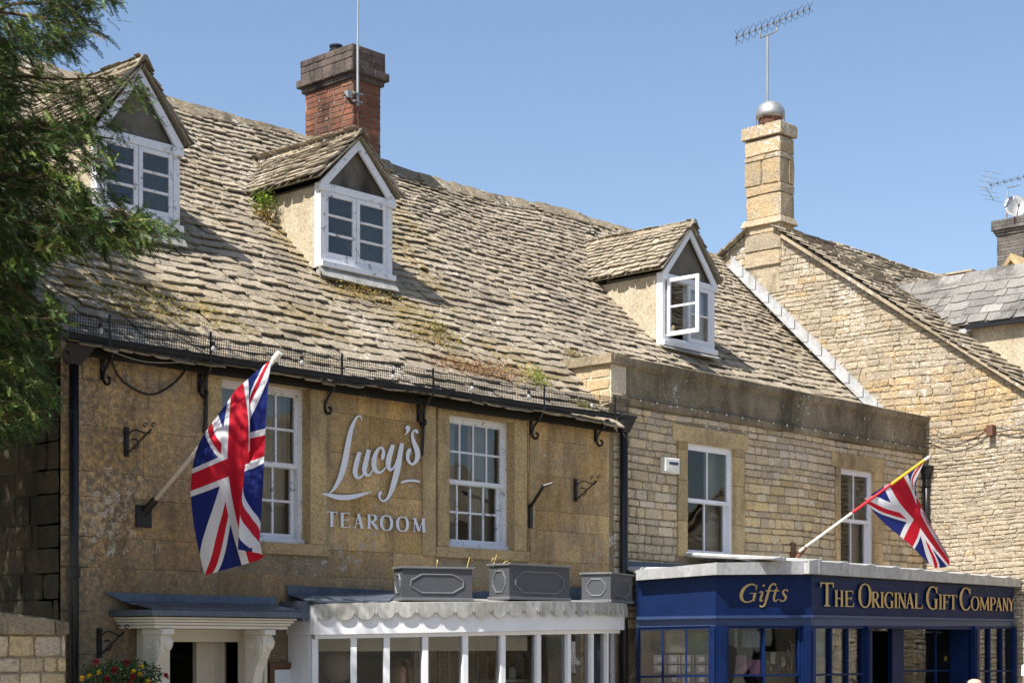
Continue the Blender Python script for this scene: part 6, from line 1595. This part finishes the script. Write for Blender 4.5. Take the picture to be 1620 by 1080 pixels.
# ============================================================ garden wall at the left
GWt = thing("garden_wall", "low lichen covered stone wall with coping left of the drainpipe", "wall", (7.0, FY - .2, 0))
wx1 = P(105, 0, y=FY - .25).x; zc0 = P(0, 990, y=FY - .25).z; r8 = random.Random(90)
zl, zr_ = P(0, 963, y=FY - .3).z, P(105, 979, y=FY - .3).z; hl = P(50, 1003, y=FY - .3).z
g = M(); g.box(4.5, wx1, FY - .24, FY - .02, 0, hl); gwb = g.build("wall_core", MT['mortar'], GWt)
g = M(); masonry(g, (0, FY - .24, 0), (1, 0, 0), (0, 0, 1), (0, -1, 0), rows_rand(1.2, hl, (.1, .18), r8), 4.6, wx1, (.12, .3), gap=.015, jit=.006, proud=(0, .02), bev=.012, rnd=r8); g.build("stonework", MT['rubble'], GWt)
g = M(); zx = lambda x: zl + (zr_ - zl) * (x - P(0, 0, y=FY - .3).x) / (wx1 - P(0, 0, y=FY - .3).x)
x = 4.6
while x < wx1:
    e = min(x + r8.uniform(.5, .8), wx1 + .01); g.hexa([(x + .004, FY - .3, hl), (e - .004, FY - .3, hl), (e - .004, FY, hl), (x + .004, FY, hl), (x + .004, FY - .29, zx(x) - .02), (e - .004, FY - .29, zx(e) - .02), (e - .004, FY - .02, zx(e) + .01), (x + .004, FY - .02, zx(x) + .01)], (r8.random(), r8.random(), 0)); x = e
g.build("coping", MT['parapet'], GWt, bevel=.015)

# ============================================================ moss, sedum and weeds on the roof
def tuft(px_, py_, n, col, rx, ry_, up_=.05, name="sedum_patch", lb="", seed=1):
    r_ = random.Random(seed); m = M()
    d = ray(px_, py_); t = (EY * SL - EZ + EYE) / (d.y * SL - d.z)
    # solve for the roof plane: EYE + d.z t = EZ + SL (d.y t - EY)
    c = Vector((d.x * t, d.y * t, EYE + d.z * t))
    for k in range(int(n * 1.6)):
        a, b = r_.gauss(0, 1) * rx * 1.2, r_.gauss(0, 1) * ry_ * 1.3
        q = c + Vector((a, 0, 0)) + Vv * b + Nv * (r_.random() * up_ * 1.5 + .045)
        cc_ = col[r_.randrange(len(col))]; b_ = r_.uniform(.6, 1.3); leafq(m, q, r_.uniform(.008, .018), r_, tuple(x_ * b_ for x_ in cc_))
    tag(m.build(name, MT['plant'], fix=False), lb, "roof plant", kind='stuff')
GRN, RED_, YEL, ORG = (.16, .2, .03), (.32, .1, .07), (.3, .26, .06), (.28, .17, .06)
tuft(735, 590, 500, [RED_, ORG, (.3, .15, .1)], .3, .06, .05, lb="reddish sedum mat just above the wire guard", seed=2)
tuft(795, 596, 420, [ORG, RED_, YEL], .2, .07, .05, lb="rusty orange sedum mat left of the bright green tuft", seed=3)
tuft(843, 606, 320, [GRN, (.25, .3, .04)], .08, .07, .06, lb="bright yellow green sedum tuft near the eaves", seed=4)
tuft(690, 525, 200, [YEL, GRN, ORG], .1, .1, .03, "moss_patch", "small mossy patch on the lower middle of the roof", 5)
tuft(672, 540, 260, [ORG, YEL], .2, .08, .03, "moss_patch", "ochre moss patch beside the small mossy patch", 6)
tuft(915, 645, 150, [YEL, GRN], .12, .04, .03, "moss_patch", "thin moss strip beside the parapet return", 7)
tuft(575, 470, 300, [ORG, YEL], .22, .06, .03, "moss_patch", "brownish moss below the middle dormer window", 8)
tuft(905, 565, 160, [YEL, ORG], .12, .04, .03, "moss_patch", "moss on the slates behind the parapet corner", 9)
tuft(250, 490, 500, [YEL, (.2, .18, .05)], .45, .12, .03, "moss_patch", "yellowish moss along the eaves above the left gutter", 10)
wc = P(418, 318, y=14.95); m = M(); r9 = random.Random(6)
for k in range(700):
    a = r9.random(); q = wc + Vector((r9.gauss(0, .07), r9.gauss(0, .05), -.32 * a + .08 + r9.gauss(0, .04))); col = (.17, .25, .03) if a < .6 else (.28, .2, .07); b_ = r9.uniform(.6, 1.3)
    leafq(m, q, r9.uniform(.012, .026), r9, tuple(x_ * b_ for x_ in col))
tag(m.build("weed", MT['plant'], fix=False), "leafy green weed growing by the middle dormer's left eave", "weed")
wc = P(1500, 497, y=13.2); m = M()
for k in range(240): q = wc + Vector((r9.gauss(0, .14), r9.gauss(0, .1), r9.gauss(0, .05))); leafq(m, q, .03, r9, (.2, .26, .04))
tag(m.build("weed", MT['plant'], fix=False), "yellow green weed in the valley of the grey slate wing roof", "weed")

# ============================================================ yew tree
YT = thing("yew_tree", "dark green yew tree with drooping needle sprays at the left edge", "tree", (4.4, 13.2, 0))
rt_ = random.Random(123)
def at_t(px_, py_, t): d = ray(px_, py_); return Vector((d.x * t, d.y * t, EYE + d.z * t))
tb = at_t(-260, 1020, 13.2); g = M()
g.tube([Vector((tb.x, tb.y, 0)), at_t(-250, 800, 13.2), at_t(-230, 450, 13.3), at_t(-260, 100, 13.4), at_t(-240, -300, 13.4)], [.42, .34, .28, .2, .12], 14)
g.build("trunk", MT['bark'], YT, smooth=True)
poly = [(-330, -400), (60, -260), (172, -60), (182, 25), (150, 60), (120, 78), (100, 110), (128, 120), (228, 128), (234, 158), (190, 180), (165, 225), (176, 285), (196, 330), (285, 362), (240, 385), (150, 402), (90, 398), (45, 420), (62, 450), (98, 478), (100, 510), (78, 545), (62, 575), (85, 640), (50, 675), (20, 690), (0, 700), (-330, 780)]
def inside(x, y, pg):
    c = False; n = len(pg)
    for i in range(n):
        (xa, ya), (xb, yb4) = pg[i], pg[(i + 1) % n]
        if (ya > y) != (yb4 > y) and x < (xb - xa) * (y - ya) / (yb4 - ya) + xa: c = not c
    return c
# limbs
limbs = []
for (sx_, sy_, ex_, ey_, th_) in ((-250, 330, 120, 296, .05), (-250, 330, 70, 262, .05), (-250, 120, 60, 10, .05), (-250, 200, 110, 150, .035), (-250, 420, 90, 385, .04), (-250, 420, 240, 352, .035), (-250, 600, 60, 480, .035), (-250, 600, 50, 620, .035),
                            (-250, 60, 160, 40, .035), (-250, 160, 215, 140, .03), (-250, 0, 130, -40, .04), (-250, 250, 180, 215, .03), (-250, 300, -60, 300, .07), (-250, 700, 20, 670, .03)):
    ta, tb_ = 13.3, rt_.uniform(12.2, 13.4) if ex_ > 60 else rt_.uniform(12.0, 14.5)
    pts = []
    for i in range(9):
        f_ = i / 8; px_ = sx_ + (ex_ - sx_) * f_; py_ = sy_ + (ey_ - sy_) * f_ - 30 * math.sin(f_ * 3.1) + rt_.uniform(-7, 7)
        pts.append(at_t(px_, py_, ta + (tb_ - ta) * f_ + rt_.uniform(-.05, .05)))
    limbs.append(pts)
g = M()
for pts, th_ in zip(limbs, [.05, .045, .05, .03, .035, .03, .03, .03, .03, .025, .035, .025, .06, .03]): g.tube([Vector(p) for p in catmull([tuple(p) for p in pts], 3)], [th_ * (1 - .8 * i / 24) for i in range(25)], 8)
g.build("limb", MT['bark'], YT, smooth=True)
lv = M(); tw = M(); V_, F_, T_ = lv.v, lv.f, lv.t
def spray(c, d, ln, col, nsize=.017):
    """one flat yew twig: a stem with two ranks of needles"""
    d = d.normalized(); side = d.cross(Vector((rt_.gauss(0, .5), rt_.gauss(0, .5), 1))).normalized(); up = side.cross(d)
    n = int(ln / .0125); 
    prev = c
    for i in range(n):
        f_ = i / n; p = c + d * ln * f_ + Vector((0, 0, -.12 * ln * f_ * f_)) 
        w_ = nsize * (1 - .5 * f_) * rt_.uniform(.75, 1.25)
        for s_ in (-1, 1):
            dr = (side * s_ + d * .55 + up * rt_.uniform(-.25, .35)).normalized(); tip = p + dr * w_ * 1.25; k = d * .0048 + up * .0012 * s_
            b_ = rt_.uniform(.75, 1.3) * (1 + .35 * f_); t_ = (col[0] * b_, col[1] * b_, col[2] * b_)
            b0 = len(V_); V_.extend([tuple(p - k), tuple(p + k), tuple(tip + k * .4), tuple(tip - k * .4)]); F_.append((b0, b0 + 1, b0 + 2, b0 + 3)); T_.append(t_)
    
def cluster(px_, py_, t, dens=1.0):
    c = at_t(px_, py_, t); R_ = Vector((SA, -CA, 0))
    out = R_ * rt_.uniform(.3, 1.1) + Vector((-CA, -SA, 0)) * rt_.uniform(-.5, .8) + Vector((0, 0, rt_.uniform(-.75, .15)))
    k = rt_.random(); br = rt_.choice((.35, .6, .85, 1.15)); col = (.05 * br, .095 * br, .02 * br) if k < .75 else (.13 * br, .19 * br, .03 * br)
    if k > .985: col = (.16, .1, .03)
    ln = rt_.uniform(.14, .3); base = c - out.normalized() * ln * .6
    tw.bar(base, base + out.normalized() * ln, .0035, .0035)
    nb = int(7 * dens)
    for i in range(nb):
        f_ = (i + .5) / nb; p = base + out.normalized() * ln * f_
        dd = out.normalized() * .7 + R_.cross(out).normalized() * rt_.uniform(-.9, .9) + Vector((0, 0, rt_.uniform(-.55, .15))) + R_ * rt_.uniform(-.3, .3)
        spray(p, dd, rt_.uniform(.07, .13), col)
N = 0
holes_ = [(105, 118, 20), (140, 100, 22), (60, 112, 12), (205, 200, 14), (150, 205, 0)]
while N < 3600:
    px_, py_ = rt_.uniform(-120, 285), rt_.uniform(-80, 700)
    if not inside(px_, py_, poly): continue
    nz = math.sin(px_ * .055 + 1.3) * math.sin(py_ * .043 + .4) + .6 * math.sin(px_ * .11 - py_ * .06)
    edge = px_ > 90
    if nz < (-9 if px_ < 40 else (-.9 if not edge else -.5)): continue
    if 95 < py_ < 190 and px_ > 20 and rt_.random() < .8: continue    # thin zone: the roof shows through
    
    if px_ > 110 and 180 < py_ < 330 and rt_.random() < .5: continue
    if py_ < 70 and rt_.random() < .45: continue
    t = rt_.uniform(11.9, 12.9) if px_ > 75 else rt_.uniform(12.0, 14.6)
    cluster(px_, py_, t); N += 1
for pts in limbs:                            # sprays that follow the limbs
    for p in pts[4:]:
        for k in range(5):
            q = p + Vector((rt_.gauss(0, .06), rt_.gauss(0, .1), rt_.gauss(0, .07) - .03)); col = (.05, .095, .02)
            spray(q, Vector((rt_.uniform(0, 1), rt_.uniform(-.8, .2), rt_.uniform(-.7, .1))), rt_.uniform(.1, .16), col)
# unseen rest of the crown at the left, coarser, added to cast shade
for k in range(26000):
    px_, py_, t = rt_.uniform(-1000, -60), rt_.uniform(-1100, 760), rt_.uniform(11.0, 16.5); q = at_t(px_, py_, t); b_ = rt_.uniform(.6, 1.2)
    if q.z > EYE + 1.38 * (10.3 - q.x) - .3 and q.y < 13.2: continue  # crown cut back here so the sun reaches the bow window
    if q.z > EYE + 5.5 + 1.38 * (8.2 - q.x) and q.y >= 13.2: continue
    leafq(lv, q, rt_.uniform(.05, .11), rt_, (.045 * b_, .085 * b_, .02 * b_))
lv.build("foliage", MT['leaf'], YT, fix=False); tw.build("twig", MT['bark'], YT, fix=False)

# ============================================================ street: passer-by and white parasol at the bottom right
bp_ = P(1543, 1073, y=8.6)
person((bp_.x, bp_.y, .0), bp_.z + .09, (.4, 1), "bald man in pale shirt walking past the gift shop door", MT['hair'], MT['paper'], bald=True)
uc = P(1700, 1040, y=8.9)
US = thing("parasol", "white canvas parasol at the bottom right corner", "parasol", (uc.x, uc.y, 0))
tp = P(1690, 1010, y=8.9); g = M(); n = 8
Rr = .566; rim = tp - Vector((0, 0, .32)); ring = [tp + Vector((math.cos(2 * math.pi * k / n) * Rr, math.sin(2 * math.pi * k / n) * Rr, rim.z - tp.z)) for k in range(n)]
vs = [tp] + ring + [r_ + Vector((0, 0, -.12)) for r_ in ring]
g.add(vs, [(0, 1 + k, 1 + (k + 1) % n) for k in range(n)] + [(1 + k, 1 + n + k, 1 + n + (k + 1) % n, 1 + (k + 1) % n) for k in range(n)]); g.build("canopy", MT['white'], US, fix=False)
g = M(); g.tube([(tp.x, tp.y, 0), tp + Vector((0, 0, .06))], .025, 10); g.build("pole", MT['wood'], US)
g = M(); 
for r_ in ring: g.bar(tp - Vector((0, 0, .03)), r_ - Vector((0, 0, .02)), .015)
g.build("rib", MT['wood'], US); g = M(); g.lathe([(.3, 0), (.3, .05), (.05, .09), (.05, .2)], (tp.x, tp.y, 0), 16); g.build("base", MT['planter'], US)

# ============================================================ goods in the gift shop windows
def at_plan(px_, py_, i, back): # behind panel i
    A_, B_ = Vector(pl[i]), Vector(pl[i + 1]); f_ = fr(i, px_); q = A_ + (B_ - A_) * f_; d = ray(px_, 0); h = Vector((d.x, d.y)).normalized(); q = q + h * back
    t = q.x * CA + q.y * SA; return Vector((q.x, q.y, EYE + (HOR - py_) / F_PX * t))
rq = random.Random(55)
c = at_plan(1070, 1012, 0, .16); R_ = thing("tote_bag", "pale round topped tote bag hanging in the left bay window", "bag", c - Vector((0, 0, .25)))
fac = Vector((-SA * -1, CA * -1, 0)); rgt = Vector((SA, -CA, 0)); toc = Vector((-CA, -SA, 0))
def card(m, c, w_, h, col, th=.02): m.hexa([c + rgt * a + Vector((0, 0, z)) + toc * d for z in (-h / 2, h / 2) for a, d in ((-w_ / 2, th / 2), (w_ / 2, th / 2), (w_ / 2, -th / 2), (-w_ / 2, -th / 2))], col)
g = M(); card(g, c - Vector((0, 0, .05)), .26, .2, (.3, .25, .19), .06); g.prism([c + rgt * .13 * math.cos(t) + Vector((0, 0, .05 + .09 * math.sin(t))) + toc * .03 for t in [i * math.pi / 10 for i in range(11)]], toc * -.06, (.3, .25, .19)); g.build("body", MT['goods'], R_, bevel=.01)
g = M(); g.prism([c + rgt * .07 * math.cos(t) + Vector((0, 0, .05 * math.sin(t))) + toc * .033 for t in [i * math.pi / 6 for i in range(12)]], toc * -.002, (.2, .16, .12)); g.build("emblem", MT['goods'], R_)
k = 0
for row in range(3):
    for col_ in range(4):
        px_ = 1040 + col_ * 22 + 4; py_ = 1042 + row * 16
        q = at_plan(px_, py_, 0, .12 + .03 * col_); g = M(); cc_ = rq.choice(((.32, .24, .22), (.42, .34, .3), (.26, .2, .17), (.2, .13, .12), (.3, .2, .22)))
        card(g, q, .15, .1, cc_, .05); card(g, q + toc * .03, .06, .05, (.5, .45, .42), .006); card(g, q + toc * .03 + rgt * .045, .012, .09, (.12, .08, .08), .005)
        tag(g.build("gift_box", MT['goods']), "patterned gift box in the stacked display behind the left bay window", "box", "patterned boxes stacked in the left bay window")
for j, (px_, py_, w_, h, cl_, nm, lb) in enumerate(((1172, 1050, .13, .22, (.16, .07, .1), "folded_scarf", "dark pink folded scarf at the left of the second bay window"), (1196, 1056, .16, .2, (.2, .09, .13), "folded_scarf", "dusty pink folded scarf right of the darker scarf"),
        (1188, 1010, .22, .2, (.09, .09, .1), "hanging_shirt", "dark shirt hanging high in the second bay window"), (1164, 1010, .03, .2, (.22, .2, .17), "bead_strand", "pale bead strand hanging in the second bay window"),
        (1222, 1040, .06, .14, (.35, .29, .22), "picture_frame", "small cream picture frame in the second bay window"), (1238, 1046, .05, .12, (.25, .2, .12), "ornament", "brown ornament beside the cream picture frame"))):
    q = at_plan(px_, py_, 1, .16); cl_ = tuple(x_ * 1.5 for x_ in cl_); g = M(); card(g, q, w_, h, cl_, .05)
    for s_ in range(4): card(g, q + toc * .028 + rgt * (w_ * (s_ - 1.5) * .22), w_ * .05, h * .9, tuple(x_ * 1.35 for x_ in cl_), .004)
    tag(g.build(nm, MT['goods'], bevel=.006), lb, nm.replace('_', ' '))
q = at_plan(1252, 1035, 1, .15); g = M()
for k in range(16):
    t = rq.uniform(0, 6.28); e = q + rgt * math.cos(t) * .05 + Vector((0, 0, rq.uniform(-.02, .16))); g.tube([q - Vector((0, 0, .22)), q + (e - q) * .5, e], [.006, .004, .002], 5, (.25, .18, .13)); 
    leafq(g, e, .02, rq, (.5, .45, .4))
tag(g.build("dried_flowers", MT['goods'], fix=False), "bunch of dried flowers at the right of the second bay window", "dried flowers")
q = at_plan(1263, 1062, 1, .12); g = M(); g.lathe([(.01, -.05), (.035, -.02), (.03, .02), (.012, .05)], q, 10, (.8, .8, .8)); tag(g.build("ornament", MT['goods']), "white ornament at the foot of the dried flowers", "ornament")
# backcloths, shelves and small goods that fill the windows
for (pi, pa_, pb_, ya_, yb_2, bk_, col, nm, lb) in ((0, 1085, 1122, 1000, 1080, .3, (.07, .16, .09), "green_cloth", "green cloth hanging at the right of the left bay window"), (0, 1012, 1040, 1030, 1080, .3, (.2, .1, .05), "wooden_crate", "brown wooden crate at the far left of the left bay window"),
        (1, 1210, 1262, 1030, 1080, .45, (.3, .24, .15), "display_cloth", "tan cloth behind the dried flowers in the second bay window")):
    p_, q_ = at_plan(pa_, ya_, pi, bk_), at_plan(pb_, yb_2, pi, bk_); m_ = (p_ + q_) / 2; g = M(); card(g, m_, abs((q_ - p_).dot(rgt)), abs(q_.z - p_.z), col, .03)
    tag(g.build(nm, MT['goods']), lb, "cloth" if 'cloth' in nm else "crate")
for k in range(10):
    q = at_plan(1214 + k * 4.6, 1052 + (k % 3) * 9, 1, .2); g = M(); cc_ = rq.choice(((.5, .42, .3), (.35, .12, .1), (.2, .3, .35), (.55, .5, .45), (.4, .3, .12)))
    g.lathe([(.014, 0), (.02, .01), (.018, .04), (.009, .06), (.012, .07)], q, 8, cc_); tag(g.build("figurine", MT['goods']), "small coloured figurine on show in the second bay window", "figurine", "figurines in the second bay window")
for k in range(8):
    q = P(1300 + k * 8.5, 1058 + (k % 2) * 9, y=11.5); g = M(); cc_ = rq.choice(((.5, .46, .36), (.6, .6, .58), (.35, .3, .2)))
    g.lathe([(.02, -.03), (.03, 0), (.026, .04), (.012, .06), (.016, .08)], q, 8, cc_); tag(g.build("vase", MT['goods']), "small pale vase on show in the straight window beside the door", "vase", "small vases in the straight shop window")
# vinyl records and bead curtain behind the door
for (px_, py_, r_, cl_, lb) in ((1496, 1041, .085, (.75, .55, .02), "black vinyl record with a yellow label hanging in the door"), (1508, 1020, .15, (.14, .1, .09), "large black vinyl record with dull brown label in the door"), (1521, 1040, .07, (.35, .35, .36), "record with grey label at the right of the door pane")):
    q = P(px_, py_, y=ry + .15 + (.12 if r_ > .1 else .0) - (.04 if r_ == .085 else 0)); R_ = thing("vinyl_record", lb, "record", q - Vector((0, 0, r_)))
    def disc(m, c, r0, th, col): m.prism([c + Vector((math.cos(t) * r0, 0, math.sin(t) * r0)) for t in [i * math.pi / 14 for i in range(28)]], (0, th, 0), col)
    g = M(); disc(g, q, r_, .006, (.012, .012, .013)); g.build("disc", MT['goods'], R_); g = M(); disc(g, q - Vector((0, .004, 0)), r_ * .42, .004, cl_); g.build("label", MT['goods'], R_)
BC_ = thing("bead_curtain", "hanging curtain of tiny pale beads inside the gift shop door", "bead curtain", P(1460, 1060, y=ry + .5))
g = M(); a, b = P(1436, 999, y=ry + .45), P(1490, 999, y=ry + .45); g.box(a.x, b.x, ry + .44, ry + .46, a.z - .01, a.z + .012, (.4, .38, .35)); g.build("rail", MT['goods'], BC_)
g = M()
for i in range(15):
    xx = a.x + .02 + (b.x - a.x - .04) * i / 14
    for k in range(22): zz = a.z - .03 - k * .028; g.add([(xx - .005, ry + .45, zz), (xx, ry + .445, zz + .005), (xx + .005, ry + .45, zz), (xx, ry + .445, zz - .005)], [(0, 1, 2, 3)], (.4, .38, .36))
g.build("bead_string", MT['goods'], BC_, fix=False)
# tall green-grey curtains / light strips in the straight shop window, pale boxes at right
for (px_, w_, lb) in ((1314, .03, "pale vertical shop blind edge in the straight window, leftmost"), (1327, .05, "grey green vertical display panel, middle of the straight window"), (1361, .09, "wide pale vertical display panel at the right of the straight window")):
    q = P(px_, 1040, y=11.75); g = M(); g.box(q.x - w_ / 2, q.x + w_ / 2, 11.74, 11.76, .6, 2.4, (.42, .43, .36)); g.build("display_panel", MT['goods'], SHOP)
q = P(1583, 1075, y=11.6); g = M(); g.box(q.x - .07, q.x + .07, 11.6, 11.75, q.z - .3, q.z + .05, (.62, .58, .5)); tag(g.build("display_box", MT['goods'], bevel=.005), "tall cream box standing in the rightmost shop window", "box")
q = P(1575, 1035, y=12.0); g = M(); g.box(q.x - .5, q.x + .3, 12.6, 12.63, .6, 2.2, (.3, .25, .17)); tag(g.build("display_backboard", MT['goods']), "tan backboard inside the rightmost shop window", "board")

# ============================================================ buildings across the street (behind the viewer, seen in the glass)
r10 = random.Random(4)
def opposite(x0, x1, y, h, lb):
    R_ = thing("stone_house", lb, "house", (x0, y, 0)); g = M(); hs = []
    x = x0 + 1
    while x < x1 - 1.4: hs += [(x, x + 1.0, 1.0, 2.4), (x, x + .95, 3.6, 5.0)]; x += 2.6
    wall_box(g, 'x', x0, x1, 0, h, y - .4, y, hs); g.build("wall", MT['gable'], R_)
    g = M(); g.box(x0, x1, y - 1.4, y - 1.3, 0, h - .2); g.build("interior", MT['roomdark'], R_)
    g = M()
    for a, b, c_, d_ in hs: g.box(a, a + .07, y - .2, y - .14, c_, d_); g.box(b - .07, b, y - .2, y - .14, c_, d_); g.box(a + .07, b - .07, y - .2, y - .14, d_ - .07, d_); g.box((a + b) / 2 - .02, (a + b) / 2 + .02, y - .19, y - .15, c_, d_ - .07); g.box(a, b, y - .2, y - .14, (c_ + d_) / 2 - .025, (c_ + d_) / 2 + .025)
    g.build("window_frame", MT['white'], R_)
    g = M(); g.prism([(x0, y + .3, h - .1), (x0, y - 3.5, h + 3.4), (x0, y - 7.3, h - .1)], (x1 - x0, 0, 0)); g.build("roof", MT['slate'], R_)
opposite(6, 22, -14, 5.6, "stone house across the street behind the viewer, nearer one")
opposite(23, 44, -15, 6.4, "taller stone house across the street behind the viewer, farther one")
